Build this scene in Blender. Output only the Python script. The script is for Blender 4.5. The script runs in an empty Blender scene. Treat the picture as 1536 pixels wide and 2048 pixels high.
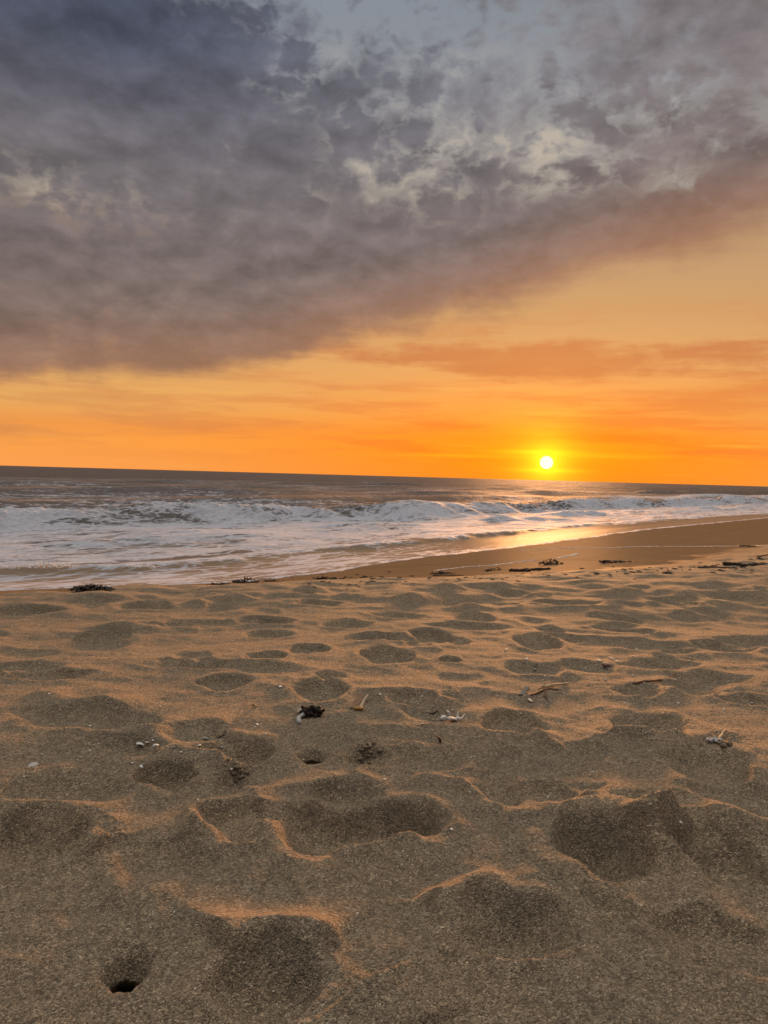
import bpy, bmesh, math, random
import numpy as np
from mathutils import Vector, Matrix

random.seed(7)
SC = bpy.context.scene
COL = SC.collection
R = math.radians
F = 1490.0                     # focal length in pixels of the 1536 x 2048 photograph
CAM_H = 0.80

# ------------------------------------------------------------------ camera
cam_d = bpy.data.cameras.new('camera')
cam = bpy.data.objects.new('camera', cam_d)
COL.objects.link(cam)
cam_d.sensor_fit = 'VERTICAL'
cam_d.sensor_height = 24.0
cam_d.lens = 24.0 * F / 2048.0
cam_d.clip_start = 0.02
cam_d.clip_end = 60000
CM = Matrix.Rotation(R(90 - 2.77), 4, 'X') @ Matrix.Rotation(R(1.57), 4, 'Z')
CM = Matrix.Translation((0, 0, CAM_H)) @ CM
cam.matrix_world = CM
SC.camera = cam
RM = np.array(CM.to_3x3())


def ray(px, py):
    v = np.array([(px - 768) / F, (1024 - py) / F, -1.0])
    d = RM @ v
    return d / np.linalg.norm(d)


def azel(px, py):
    d = ray(px, py)
    return math.atan2(d[0], d[1]), math.asin(d[2])


SUN_AZ, SUN_EL = azel(1093, 925)
SUN = np.array([math.sin(SUN_AZ) * math.cos(SUN_EL), math.cos(SUN_AZ) * math.cos(SUN_EL), math.sin(SUN_EL)])

# ------------------------------------------------------------------ noise
_rng = np.random.RandomState(11)
_PERM = _rng.permutation(512).astype(np.int64)
_ANG = _rng.rand(512) * 2 * np.pi
_GX, _GY = np.cos(_ANG), np.sin(_ANG)


def pn(x, y, seed=0):
    x = np.asarray(x, float); y = np.asarray(y, float)
    xi = np.floor(x).astype(np.int64); yi = np.floor(y).astype(np.int64)
    xf = x - xi; yf = y - yi
    u = xf * xf * xf * (xf * (xf * 6 - 15) + 10); v = yf * yf * yf * (yf * (yf * 6 - 15) + 10)

    def g(i, j, dx, dy):
        h = _PERM[(_PERM[(i + seed * 37) & 511] + j) & 511]
        return _GX[h] * dx + _GY[h] * dy
    a = g(xi, yi, xf, yf); b = g(xi + 1, yi, xf - 1, yf)
    c = g(xi, yi + 1, xf, yf - 1); d = g(xi + 1, yi + 1, xf - 1, yf - 1)
    return ((a + (b - a) * u) * (1 - v) + (c + (d - c) * u) * v) * 1.5


def sst(x, a, b):
    t = np.clip((x - a) / (b - a), 0, 1)
    return t * t * (3 - 2 * t)


# ------------------------------------------------------------------ beach layout
UX, UY = 0.65, 0.76            # direction along the shore, away to the right


def ST(x, y):
    return UX * x + UY * y, -UY * x + UX * y


SEA = -1.0
FILM = -0.90                   # height of the sand where the swash ends


def plane(px, py, z):
    d = ray(px, py)
    k = (z - CAM_H) / d[2]
    return d[0] * k, d[1] * k


_edge_px = [(-300, 1196), (0, 1182), (240, 1174), (480, 1166), (600, 1152), (680, 1141), (720, 1134), (800, 1122), (870, 1113), (1000, 1098), (1100, 1086), (1300, 1059), (1536, 1036), (1800, 1019)]
_es, _et = [], []
for p in _edge_px:
    s_, t_ = ST(*plane(p[0], p[1], FILM))
    _es.append(s_); _et.append(t_)
_o = np.argsort(_es)
_es = np.array(_es)[_o]; _et = np.array(_et)[_o]
_es = np.concatenate([[_es[0] - 40], _es, [_es[-1] + 200]]); _et = np.concatenate([[_et[0] + 0.5], _et, [_et[-1] + 2]])


def swash_edge(s):
    return np.interp(s, _es, _et) + 0.10 * pn(s / 1.3, s * 0 + 3.3, 5) + 0.05 * pn(s / 0.35, s * 0 + 1.3, 6)


def crest(s):
    return 1.6 + 3.3 * (1 - sst(s, 1.0, 11.0)) + 0.15 * pn(s / 1.1, s * 0, 8)


def base(x, y):
    """smooth beach: near-flat berm, face down to the swash, gentle bed below the sea"""
    s, t = ST(x, y)
    tc = crest(s); te = np.interp(s, _es, _et)
    q = (t - tc) / (te - tc)
    w = 0.05
    qq = w * np.logaddexp(0, q / w)
    z = FILM * qq
    below = t - te
    z = np.where(below > 0, FILM - 0.06 * below, z)
    z = np.maximum(z, -2.6)
    # foreground lies slightly lower, rising away from the viewer
    r = np.sqrt(x * x + y * y)
    z = z - (0.08 * (1 - sst(r, 0.9, 2.7)) + .04 * sst(r, 2.7, 5.0)) * (1 - sst(q, 0.0, 0.9))
    return z


def march(pxs, pys, hf, n=500):
    ds = np.array([ray(a, b) for a, b in zip(pxs, pys)])
    k = np.geomspace(0.9, 90, n)
    X = ds[:, :1] * k; Y = ds[:, 1:2] * k; Z = CAM_H + ds[:, 2:3] * k
    D = Z - hf(X, Y)
    out = []
    for i in range(len(pxs)):
        j = np.argmax(D[i] < 0)
        if D[i][j] >= 0:
            j = n - 1
        a, b = D[i][j - 1], D[i][j]
        f = a / (a - b) if a != b else 0
        kk = k[j - 1] + (k[j] - k[j - 1]) * f
        out.append((ds[i][0] * kk, ds[i][1] * kk, CAM_H + ds[i][2] * kk))
    return out


# pits: px, py, half width px, half height px, depth factor, rim factor, tilt
PITS = [
    (1205, 1712, 110, 62, 1.15, .35, .25), (1030, 1868, 125, 62, .8, .35, -.3), (545, 1985, 125, 75, .7, .5, 0),
    (700, 1645, 190, 52, .8, .3, .15), (840, 1640, 70, 45, .6, .2, .3), (470, 1655, 80, 42, .8, .4, .2),
    (1430, 1715, 95, 45, .6, .3, .1), (1440, 1900, 120, 50, .5, .3, -.2), (1420, 1545, 80, 36, .5, .2, -.3),
    (60, 1690, 110, 45, .6, .3, 0), (340, 1735, 110, 40, .3, .2, .1), (330, 1560, 65, 24, .8, .35, .2),
    (480, 1503, 75, 22, .9, .3, .3), (735, 1510, 50, 16, .6, .3, 0), (1025, 1445, 62, 26, .9, .4, .1),
    (1300, 1455, 72, 26, .9, .4, .3), (1100, 1590, 70, 30, .5, .3, 0), (1000, 1590, 60, 30, .5, .3, .4),
    (700, 1590, 80, 28, .4, .2, 0), (180, 1445, 150, 26, .5, .3, -.15), (390, 1470, 75, 20, .5, .2, .1),
    (250, 1505, 90, 18, .5, .3, -.1), (640, 1385, 62, 22, .8, .4, 0), (660, 1355, 36, 10, .7, .3, 0),
    (820, 1398, 55, 16, .8, .4, -.2), (855, 1425, 60, 16, .5, .4, 0), (455, 1366, 55, 16, .9, .3, .25),
    (535, 1316, 46, 10, 1., .3, 0), (1075, 1285, 50, 17, 1., .35, 0), (770, 1312, 62, 20, .9, .4, 0),
    (735, 1277, 32, 9, .8, .4, 0), (640, 1300, 26, 8, .7, .3, 0), (862, 1272, 45, 15, .9, .3, 0), (900, 1320, 24, 6, .8, .3, 0),
    (1350, 1206, 46, 9, .9, .4, 0), (1130, 1274, 40, 7, .6, .3, 0), (1450, 1296, 60, 12, .8, .4, 0), (1300, 1290, 90, 14, .5, .3, 0),
    (80, 1350, 95, 10, .9, .3, 0), (200, 1275, 60, 12, .7, .3, 0), (60, 1226, 75, 8, .9, .3, 0), (290, 1215, 55, 9, .9, .4, 0),
    (350, 1330, 60, 10, .4, .4, 0), (430, 1332, 80, 9, .4, .3, 0), (420, 1247, 90, 7, .5, .3, 0), (530, 1243, 60, 8, .7, .3, 0),
    (1390, 1375, 75, 16, .7, .35, 0), (1280, 1383, 50, 14, .6, .3, 0), (1500, 1400, 60, 10, .8, .3, 0), (1320, 1330, 80, 12, .5, .3, 0),
    (1140, 1210, 60, 6, .8, .4, 0), (1250, 1260, 70, 6, .8, .3, 0), (1230, 1237, 60, 7, .5, .3, 0), (640, 1210, 50, 7, .8, .3, 0),
    (930, 1255, 90, 8, .6, .3, 0), (1480, 1195, 70, 7, .8, .4, 0), (1000, 1512, 60, 20, .3, .4, .3), (880, 1510, 110, 22, .35, .35, .2),
    (1170, 1500, 60, 16, .4, .3, 0), (1480, 1610, 80, 30, .35, .3, 0), (140, 1590, 120, 30, .35, .3, .1), (840, 1770, 120, 40, .3, .3, .1),
]
# mounds: px, py, half width, half height, height factor
MOUNDS = [(250, 1262, 95, 14, .9), (400, 1208, 55, 10, .8), (830, 1205, 60, 12, 1.1), (940, 1218, 60, 9, .9), (560, 1195, 60, 8, .8), (1160, 1660, 260, 40, .25),
          (200, 1195, 90, 12, 1.), (470, 1200, 40, 10, .9), (720, 1195, 50, 9, .9), (1060, 1190, 45, 8, .8), (1400, 1170, 70, 8, .7), (1010, 1175, 40, 7, .7), (880, 1180, 60, 7, .8),
          (1360, 1690, 75, 30, .8), (260, 1180, 70, 8, .7), (60, 1196, 80, 9, .9), (620, 1180, 60, 8, .8), (1250, 1185, 60, 7, .7), (540, 1930, 120, 20, .5)]
# ridges whose sun side catches the light: points px, height m, sun-side width m, near-side width m
RIDGES = [
    ([(1100, 1665), (1135, 1715), (1172, 1756), (1215, 1760), (1250, 1735), (1300, 1680), (1360, 1660), (1430, 1655)], .030, .050, .030),
    ([(1260, 1730), (1300, 1672), (1350, 1658)], .025, .05, .04),
    ([(840, 1835), (900, 1812), (1000, 1802), (1100, 1798), (1190, 1812)], .018, .06, .030),
    ([(905, 1850), (950, 1890), (1010, 1925), (1075, 1950)], .014, .03, .02),
    ([(430, 1925), (480, 1897), (545, 1884), (620, 1893), (670, 1920)], .030, .07, .04),
    ([(385, 1655), (400, 1682), (455, 1678), (520, 1655), (600, 1632), (660, 1612)], .024, .04, .025),
    ([(190, 1831), (260, 1820), (330, 1812), (400, 1790), (480, 1768), (560, 1765)], .018, .05, .03),
    ([(580, 1786), (640, 1768), (700, 1742)], .016, .05, .03),
    ([(650, 1707), (740, 1700), (800, 1690), (860, 1672), (905, 1655)], .014, .035, .02),
    ([(470, 1580), (505, 1590), (570, 1572), (680, 1562), (780, 1568)], .016, .04, .02),
    ([(690, 1545), (735, 1557), (790, 1566)], .012, .04, .02),
    ([(820, 1550), (880, 1556), (930, 1575), (985, 1615), (1010, 1622)], .022, .035, .02),
    ([(860, 1545), (920, 1535), (980, 1510), (1000, 1490), (1060, 1465), (1075, 1452)], .014, .04, .02),
    ([(1060, 1465), (1100, 1490), (1140, 1500), (1190, 1478), (1215, 1468)], .016, .04, .02),
    ([(1215, 1466), (1260, 1480), (1310, 1484), (1370, 1480)], .018, .04, .02),
    ([(150, 1682), (185, 1700), (212, 1722)], .022, .05, .03), ([(0, 1650), (60, 1648), (130, 1652), (190, 1640), (205, 1660)], .016, .05, .03),
    ([(40, 1395), (120, 1402), (200, 1412), (260, 1428)], .022, .08, .05), ([(80, 1478), (200, 1482), (320, 1470), (400, 1455), (460, 1458)], .018, .06, .03),
    ([(170, 1495), (220, 1510), (320, 1515), (440, 1516), (500, 1524)], .018, .05, .03), ([(700, 1375), (770, 1392), (840, 1405), (880, 1400), (905, 1415)], .018, .05, .03),
    ([(1250, 1400), (1310, 1390), (1380, 1382), (1500, 1382)], .015, .05, .03), ([(880, 1385), (940, 1378), (1010, 1380), (1090, 1400)], .014, .05, .03),
    ([(700, 1455), (780, 1450), (860, 1462)], .009, .03, .02), ([(690, 1468), (770, 1476), (860, 1490)], .008, .025, .02), ([(700, 1493), (790, 1494), (870, 1490)], .009, .03, .02),
    ([(1250, 1885), (1330, 1875), (1410, 1880), (1470, 1915), (1536, 1950)], .02, .05, .03), ([(1400, 1520), (1450, 1515), (1510, 1528)], .012, .04, .02),
    ([(530, 1565), (600, 1555), (650, 1540)], .01, .03, .02), ([(720, 1990), (760, 2030), (800, 2080)], .03, .07, .05),
    ([(980, 1640), (1080, 1645), (1200, 1640), (1320, 1632)], .010, .06, .03),
    ([(300, 1575), (370, 1580), (440, 1550), (500, 1535)], .014, .035, .02), ([(1400, 1655), (1480, 1668), (1560, 1690)], .02, .05, .03),
]
# broken, crumbly patches: px, py, rx, ry, amplitude
ROUGH = [(465, 1535, 60, 22, .014), (1360, 1690, 90, 40, .012), (700, 1500, 60, 18, .012), (1450, 1480, 50, 15, .010), (1330, 1730, 90, 40, .008), (640, 1430, 120, 20, .003),
         (210, 1690, 60, 35, .008), (1180, 1800, 110, 25, .006), (1150, 1600, 140, 30, .004), (900, 1395, 60, 16, .006), (1330, 1445, 70, 20, .006), (700, 1470, 160, 24, .004)]
HOLES = [(255, 1950, 35, 29, .15), (627, 1503, 24, 10, .09)]

rp = random.Random(3)
for i in range(80):
    px = rp.uniform(-150, 1690); py = 1178 + 190 * rp.random() ** 1.5
    PITS.append((px, py, rp.uniform(22, 60) * (py - 900) / 330, rp.uniform(5, 9) * ((py - 960) / 250) ** 1.3, rp.uniform(.2, .65), rp.uniform(.2, .5), rp.uniform(-.4, .4)))
for i in range(26):
    px = rp.uniform(-150, 1690); py = rp.uniform(1370, 1900)
    PITS.append((px, py, rp.uniform(40, 80), rp.uniform(14, 26), rp.uniform(.1, .3), .4, rp.uniform(-.4, .4)))

FEAT = []
_allp = [(p[0], p[1]) for p in PITS] + [(p[0], p[1]) for p in MOUNDS] + [(p[0], p[1]) for p in ROUGH] + [(p[0], p[1]) for p in HOLES]
_pos = march([p[0] for p in _allp], [p[1] for p in _allp], base)


def span(px, py, rx, ry, pos):
    d = math.hypot(pos[0], pos[1])
    a = rx * d / F
    b = ry * d * d / (CAM_H * F)
    return a, b


_k = 0
_prng = np.random.RandomState(5)
for p in PITS:
    q = _pos[_k]; _k += 1
    a, b = span(*p[:4], q)
    dep = (1.75 if p[1] > 1500 else 1.0) * p[4] * min(0.058, 0.36 * min(a, b) + .007)
    FEAT.append(('pit', q, a, b, p[6] * 0.8, dep, p[5], _prng.rand() * 100))
for p in MOUNDS:
    q = _pos[_k]; _k += 1
    a, b = span(*p[:4], q)
    FEAT.append(('mound', q, a, b, 0, p[4] * min(.06, .3 * min(a, b)), 0, _prng.rand() * 100))
for p in ROUGH:
    q = _pos[_k]; _k += 1
    a, b = span(*p[:4], q)
    FEAT.append(('rough', q, a, b, 0, p[4], 0, _prng.rand() * 100))
for p in HOLES:
    q = _pos[_k]; _k += 1
    a, b = span(*p[:4], q)
    FEAT.append(('hole', q, a, b, 0, p[4], 0, _prng.rand() * 100))
RDG = []
for pts, hh, wf, wn in RIDGES:
    P = np.array([(q[0], q[1]) for q in march([p[0] for p in pts], [p[1] for p in pts], base)])
    RDG.append((P, hh, wf, wn, _prng.rand() * 100))


def wetness(x, y):
    s, t = ST(x, y)
    tc = crest(s); te = np.interp(s, _es, _et)
    q = (t - tc) / (te - tc)
    return sst(q + 0.05 * pn(x / .5, y / .5, 21) + .03 * pn(x / .15, y / .15, 22), 0.10, 0.26)


def height(x, y):
    x = np.asarray(x, float); y = np.asarray(y, float)
    shp = x.shape
    x = x.ravel(); y = y.ravel()
    z = base(x, y)
    dry = 1 - wetness(x, y)
    r = np.hypot(x, y)
    fr = sst(r, 2.6, 4.2)
    # long, soft relief; choppier where many feet have passed near the crest
    mid = 1 - .66 * sst(r, 2.3, 2.9) * (1 - sst(r, 4.2, 5.2))
    n = mid * 0.030 * pn(x / .95 + 4, y / .8, 1) + mid * (0.012 + .009 * fr) * pn(x / .42, y / .36, 2)
    n += mid * (.005 + .007 * fr) * pn(x / .24, y / .20, 3)
    a = pn(x / .42 + .3 * pn(x / .2, y / .2, 30), y / .24, 4)
    n += 0.010 * (.35 - np.abs(a)) * (1 - .4 * fr)
    n += 0.0024 * pn(x / .10, y / .09, 9)
    far = 1 - sst(r, 6, 16)
    n += far * 0.0009 * pn(x / .045, y / .04, 10) + far * .0007 * pn(x / .02, y / .02, 12)
    near = 1 - sst(r, 3, 6)
    m = r < 6
    if m.any():
        n[m] += near[m] * .0010 * pn(x[m] / .009, y[m] / .009, 13)
    z = z + n * (dry * .97 + .03) + (1 - dry) * .006 * pn(x / 1.6, y / 1.2, 14) * (r < 80)
    for kind, q, a, b, rot, dep, rim, sd in FEAT:
        rr = 1.9 * max(a, b) * 1.2
        idx = np.nonzero((np.abs(x - q[0]) < rr) & (np.abs(y - q[1]) < rr))[0]
        if not len(idx):
            continue
        dx = x[idx] - q[0]; dy = y[idx] - q[1]
        c, s_ = math.cos(rot), math.sin(rot)
        u = (dx * c + dy * s_) / a; v = (-dx * s_ + dy * c) / b
        rad = np.hypot(u, v)
        if kind == 'pit':
            rad = rad * (1 + .28 * pn(dx / (a * .9) + sd, dy / (b * .9), 15)) + .025 * pn(dx / .025 + sd, dy / .025, 16)
            bowl = np.clip(1 - rad ** (2.0 + (sd % 1) * 1.2), 0, 1) ** 1.35
            rimv = np.exp(-((rad - 1.12) / .34) ** 2) * rim * .5
            z[idx] += dep * (-bowl + rimv)
        elif kind == 'mound':
            rad = rad * (1 + .3 * pn(dx / (a * .8) + sd, dy / (b * .8), 15))
            z[idx] += dep * np.exp(-(rad * 1.35) ** 2)
        elif kind == 'rough':
            w = 1 - sst(rad, .3, 1.2)
            l = np.abs(pn(dx / .022 + sd, dy / .022, 17)) + .6 * np.abs(pn(dx / .010 + sd, dy / .010, 18)) + .9 * pn(dx / .05, dy / .05 + sd, 19)
            z[idx] += dep * w * l
        else:
            rad = rad * (1 + .18 * pn(dx / .02 + sd, dy / .02, 15))
            z[idx] += -dep * (1 - sst(rad + .35 * v, .55, .74)) - .3 * dep * (1 - sst(rad, .4, 1.5))
    for P, hh, wf, wn, sd in RDG:
        lo = P.min(0) - .22; hi = P.max(0) + .22
        idx = np.nonzero((x > lo[0]) & (x < hi[0]) & (y > lo[1]) & (y < hi[1]))[0]
        if not len(idx):
            continue
        X = x[idx] + .014 * pn(x[idx] / .13, y[idx] / .13, 23); Y = y[idx] + .016 * pn(x[idx] / .14, y[idx] / .14, 24)
        best = np.full(len(idx), 9.); sg = np.zeros(len(idx)); par = np.zeros(len(idx))
        for i in range(len(P) - 1):
            A, B = P[i], P[i + 1]
            d = B - A; L2 = d @ d
            tt = np.clip(((X - A[0]) * d[0] + (Y - A[1]) * d[1]) / L2, 0, 1)
            ex = X - A[0] - tt * d[0]; ey = Y - A[1] - tt * d[1]
            dist = np.hypot(ex, ey)
            mk = dist < best
            best = np.where(mk, dist, best); sg = np.where(mk, ey, sg); par = np.where(mk, (i + tt) / (len(P) - 1), par)
        w = np.where(sg > 0, wf, wn)
        env = sst(par, -.02, .15) * (1 - sst(par, .85, 1.02)) * np.clip(.72 + .9 * pn(X / .20 + sd, Y / .20, 25), .1, 1.2)
        z[idx] += hh * (1.4 if P[0][1] < 2.6 else 1.0) * env * np.exp(-np.abs(best / (w * 1.5)) ** 1.5)
    return z.reshape(shp)


def at(px, py):
    return march([px], [py], height, 900)[0]


# ------------------------------------------------------------------ mesh helpers
def link(o, parent=None):
    COL.objects.link(o)
    if parent is not None:
        o.parent = parent
    return o


def tag(o, label=None, cat=None, group=None, kind=None):
    if label: o['label'] = label
    if cat: o['category'] = cat
    if group: o['group'] = group
    if kind: o['kind'] = kind
    return o


def grid_mesh(name, X, Y, Z, wrap, attrs=None):
    nr, nc = X.shape
    me = bpy.data.meshes.new(name)
    co = np.stack([X, Y, Z], -1).reshape(-1, 3).astype(np.float32)
    i = np.arange(nr - 1)[:, None]; j = np.arange(nc if wrap else nc - 1)[None, :]
    j2 = (j + 1) % nc
    q = np.stack(np.broadcast_arrays(i * nc + j, i * nc + j2, (i + 1) * nc + j2, (i + 1) * nc + j), -1).reshape(-1, 4)
    nf = len(q)
    me.vertices.add(len(co)); me.vertices.foreach_set('co', co.ravel())
    me.loops.add(nf * 4); me.loops.foreach_set('vertex_index', q.ravel().astype(np.int32))
    me.polygons.add(nf)
    me.polygons.foreach_set('loop_start', np.arange(0, nf * 4, 4, dtype=np.int32))
    me.polygons.foreach_set('use_smooth', np.ones(nf, dtype=bool))
    me.update(calc_edges=True)
    for k, v in (attrs or {}).items():
        a = me.attributes.new(k, 'FLOAT', 'POINT')
        a.data.foreach_set('value', v.ravel().astype(np.float32))
    return me


# ------------------------------------------------------------------ node helpers
class NT:
    def __init__(self, tree):
        self.t = tree

    def node(self, typ, ins=None, **kw):
        n = self.t.nodes.new(typ)
        for k, v in kw.items():
            setattr(n, k, v)
        for k, v in (ins or {}).items():
            self.put(n.inputs[k], v)
        return n

    def put(self, sock, v):
        if isinstance(v, bpy.types.NodeSocket):
            self.t.links.new(v, sock)
        else:
            sock.default_value = v

    def m(self, op, a, b=0.0, c=0.0):
        n = self.t.nodes.new('ShaderNodeMath'); n.operation = op
        for i, v in enumerate((a, b, c)):
            self.put(n.inputs[i], v)
        return n.outputs[0]

    def vm(self, op, a, b=(0, 0, 0)):
        n = self.t.nodes.new('ShaderNodeVectorMath'); n.operation = op
        self.put(n.inputs[0], a); self.put(n.inputs[1], b)
        return n.outputs['Value'] if op in ('DOT_PRODUCT', 'LENGTH') else n.outputs[0]

    def mix(self, f, a, b, blend='MIX'):
        n = self.t.nodes.new('ShaderNodeMix'); n.data_type = 'RGBA'; n.blend_type = blend
        self.put(n.inputs[0], f)
        for s, v in ((n.inputs[6], a), (n.inputs[7], b)):
            self.put(s, v if isinstance(v, bpy.types.NodeSocket) else (*v[:3], 1))
        return n.outputs[2]

    def noise(self, vec, scale, detail=4, rough=.55, dist=0.0, lac=2.0):
        n = self.node('ShaderNodeTexNoise', {'Vector': vec, 'Scale': scale, 'Detail': detail, 'Roughness': rough, 'Distortion': dist, 'Lacunarity': lac})
        return n.outputs[0]

    def ss(self, x, a, b, lo=0.0, hi=1.0):
        n = self.t.nodes.new('ShaderNodeMapRange'); n.interpolation_type = 'SMOOTHSTEP'
        for i, v in enumerate((x, a, b, lo, hi)):
            self.put(n.inputs[i], v)
        return n.outputs[0]

    def lin(self, x, a, b, lo=0.0, hi=1.0):
        n = self.t.nodes.new('ShaderNodeMapRange')
        for i, v in enumerate((x, a, b, lo, hi)):
            self.put(n.inputs[i], v)
        return n.outputs[0]

    def ramp(self, x, stops, interp='LINEAR'):
        n = self.t.nodes.new('ShaderNodeValToRGB'); cr = n.color_ramp; cr.interpolation = interp
        while len(cr.elements) < len(stops):
            cr.elements.new(0.5)
        for e, (p, c) in zip(cr.elements, stops):
            e.position = p; e.color = (*c, 1) if len(c) == 3 else c
        self.put(n.inputs[0], x)
        return n.outputs[0]

    def xyz(self, x, y, z=0.0):
        n = self.t.nodes.new('ShaderNodeCombineXYZ')
        for i, v in enumerate((x, y, z)):
            self.put(n.inputs[i], v)
        return n.outputs[0]


def lin(r, g, b):
    f = lambda c: (c / 255 / 12.92) if c / 255 <= .04045 else ((c / 255 + .055) / 1.055) ** 2.4
    return (f(r), f(g), f(b))


def new_mat(name):
    m = bpy.data.materials.new(name); m.use_nodes = True
    m.node_tree.nodes.clear()
    return m, NT(m.node_tree)


def finish(nt, shader):
    o = nt.node('ShaderNodeOutputMaterial')
    nt.t.links.new(shader, o.inputs[0])


EXPO = 1.9
GAIN = 2 ** EXPO


# ------------------------------------------------------------------ sky (world)
def build_world():
    w = bpy.data.worlds.new('World'); SC.world = w; w.use_nodes = True
    t = w.node_tree; t.nodes.clear(); n = NT(t)
    d = n.vm('NORMALIZE', n.node('ShaderNodeTexCoord').outputs['Generated'])
    sp = n.node('ShaderNodeSeparateXYZ', {0: d})
    x, y, z = sp.outputs
    el = n.m('ARCSINE', z)
    az = n.m('ARCTAN2', x, y)
    ang = n.m('ARCCOSINE', n.m('MINIMUM', n.vm('DOT_PRODUCT', d, tuple(SUN)), 1.0))
    # cloud deck coordinates: a curved layer far overhead
    zz = n.m('ADD', n.m('MAXIMUM', z, 0.0), 0.10)
    P = n.xyz(n.m('DIVIDE', x, zz), n.m('DIVIDE', y, zz))
    A = n.xyz(az, el)
    warp = n.node('ShaderNodeTexNoise', {'Vector': P, 'Scale': 1.6, 'Detail': 5.0, 'Roughness': .6}).outputs['Color']
    Pw = n.vm('ADD', P, n.vm('SCALE', n.vm('SUBTRACT', warp, (.5, .5, .5)), (0, 0, 0)))
    Pw.node.inputs[1].links[0].from_node.inputs['Scale'].default_value = .28
    f_big = n.noise(Pw, .9, 3, .5)
    f_mid = n.noise(Pw, 2.6, 8, .60)
    f_fin = n.noise(Pw, 6.0, 9, .62)
    # softer isotropic texture in direction space
    Aw = n.vm('ADD', A, n.vm('MULTIPLY', n.vm('SUBTRACT', n.node('ShaderNodeTexNoise', {'Vector': A, 'Scale': 9.0, 'Detail': 4.0}).outputs['Color'], (.5, .5, .5)), (.055, .03, 0)))
    a_mid = n.noise(n.vm('MULTIPLY', Aw, (1, 1.7, 1)), 9.0, 8, .58)
    a_off = n.noise(n.vm('MULTIPLY', n.vm('ADD', Aw, (.006, -.016, 0)), (1, 1.7, 1)), 9.0, 6, .58)
    a_fin = n.noise(n.vm('MULTIPLY', Aw, (1, 1.5, 1)), 22.0, 7, .6)
    streak = n.noise(n.vm('MULTIPLY', n.vm('ADD', A, n.vm('SCALE', n.vm('SUBTRACT', Aw, A), (0, 0, 0))), (1, 9, 1)), 4.5, 9, .58)
    streak.node.inputs['Vector'].links[0].from_node.inputs[0].links[0].from_node.inputs[1].links[0].from_node.inputs['Scale'].default_value = .3
    streak2 = n.noise(n.vm('MULTIPLY', A, (1, 22, 1)), 3.0, 7, .55)

    def blob(px, py, rx, ry):
        a0, e0 = azel(px, py)
        u = n.m('DIVIDE', n.m('SUBTRACT', az, a0), rx / F)
        v = n.m('DIVIDE', n.m('SUBTRACT', el, e0), ry / F)
        return n.m('POWER', math.e, n.m('MULTIPLY', n.m('ADD', n.m('MULTIPLY', u, u), n.m('MULTIPLY', v, v)), -1.0))

    def E(py, px=768):
        return azel(px, py)[1]

    # ---- clear sky behind the deck: low sun band up to pale blue-grey
    emax = 0.75
    st = [(0.0, lin(255, 164, 84)), (E(895), lin(253, 164, 76)), (E(870), lin(240, 154, 78)), (E(830), lin(233, 172, 98)), (E(740), lin(222, 167, 104)), (E(620), lin(205, 157, 104)), (E(480), lin(188, 152, 112)), (E(350), lin(188, 176, 148)), (E(180), lin(160, 163, 160)), (E(20), lin(134, 145, 158)), (.72, lin(150, 165, 182))]
    clear = n.ramp(n.m('DIVIDE', el, emax), [(max(0, p) / emax, c) for p, c in st])
    # warm glow round the sun, wide and flat
    gu = n.m('DIVIDE', n.m('SUBTRACT', az, SUN_AZ), .40)
    gv = n.m('DIVIDE', n.m('SUBTRACT', el, SUN_EL), .095)
    glow = n.m('POWER', math.e, n.m('MULTIPLY', n.m('ADD', n.m('MULTIPLY', gu, gu), n.m('MULTIPLY', gv, gv)), -1.0))
    clear = n.mix(n.m('MULTIPLY', glow, .92), clear, lin(255, 140, 3))
    # thin stratus streaks in the lit band
    k = n.m('MULTIPLY', n.ss(streak, .44, .60), n.ss(el, E(560), E(700)))
    clear = n.mix(n.m('MULTIPLY', n.m('MULTIPLY', k, n.ss(el, .005, .05)), n.m('ADD', .46, n.m('MULTIPLY', glow, .35))), clear, n.mix(glow, lin(206, 138, 86), lin(252, 112, 6)))
    k2 = n.m('MULTIPLY', n.ss(streak2, .56, .74), n.ss(el, E(600), E(760)))
    clear = n.mix(n.m('MULTIPLY', k2, n.m('ADD', n.m('MULTIPLY', glow, .5), .15)), clear, n.mix(glow, lin(250, 196, 120), lin(255, 185, 20)))
    # mauve band above the sun on the right
    sun_px = 1150
    band = n.m('MULTIPLY', blob(sun_px, 718, 480, 38), 1.1)
    bd = n.ss(n.m('ADD', band, n.m('ADD', n.m('MULTIPLY', n.m('SUBTRACT', streak, .5), 2.0), n.m('MULTIPLY', n.m('SUBTRACT', a_fin, .5), 1.3))), .22, .95)
    clear = n.mix(n.m('MULTIPLY', bd, .80), clear, lin(200, 120, 70))
    band2 = blob(1650, 800, 420, 60)
    bd2 = n.ss(n.m('ADD', band2, n.m('MULTIPLY', n.m('SUBTRACT', streak, .5), 1.4)), .35, 1.0)
    clear = n.mix(n.m('MULTIPLY', bd2, .6), clear, lin(222, 128, 62))

    # ---- main cloud deck: lower edge by compass direction
    edge_px = [(-400, 760), (0, 758), (250, 750), (450, 742), (560, 722), (640, 690), (800, 655), (950, 620), (1150, 560), (1350, 500), (1536, 455), (1900, 380)]
    aa = [(azel(p[0], p[1])) for p in edge_px]
    a0, a1 = aa[0][0], aa[-1][0]
    edge = n.ramp(n.lin(az, a0, a1), [((a - a0) / (a1 - a0), (e, e, e)) for a, e in aa], 'LINEAR')
    over = n.m('SUBTRACT', el, edge)
    jit = n.m('ADD', n.m('MULTIPLY', n.m('SUBTRACT', a_mid, .5), n.ss(az, R(-14), R(10), .035, .085)), n.m('MULTIPLY', n.m('SUBTRACT', a_fin, .5), .025))
    jit = n.m('ADD', jit, n.m('MULTIPLY', n.m('SUBTRACT', streak, .5), .035))
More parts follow.
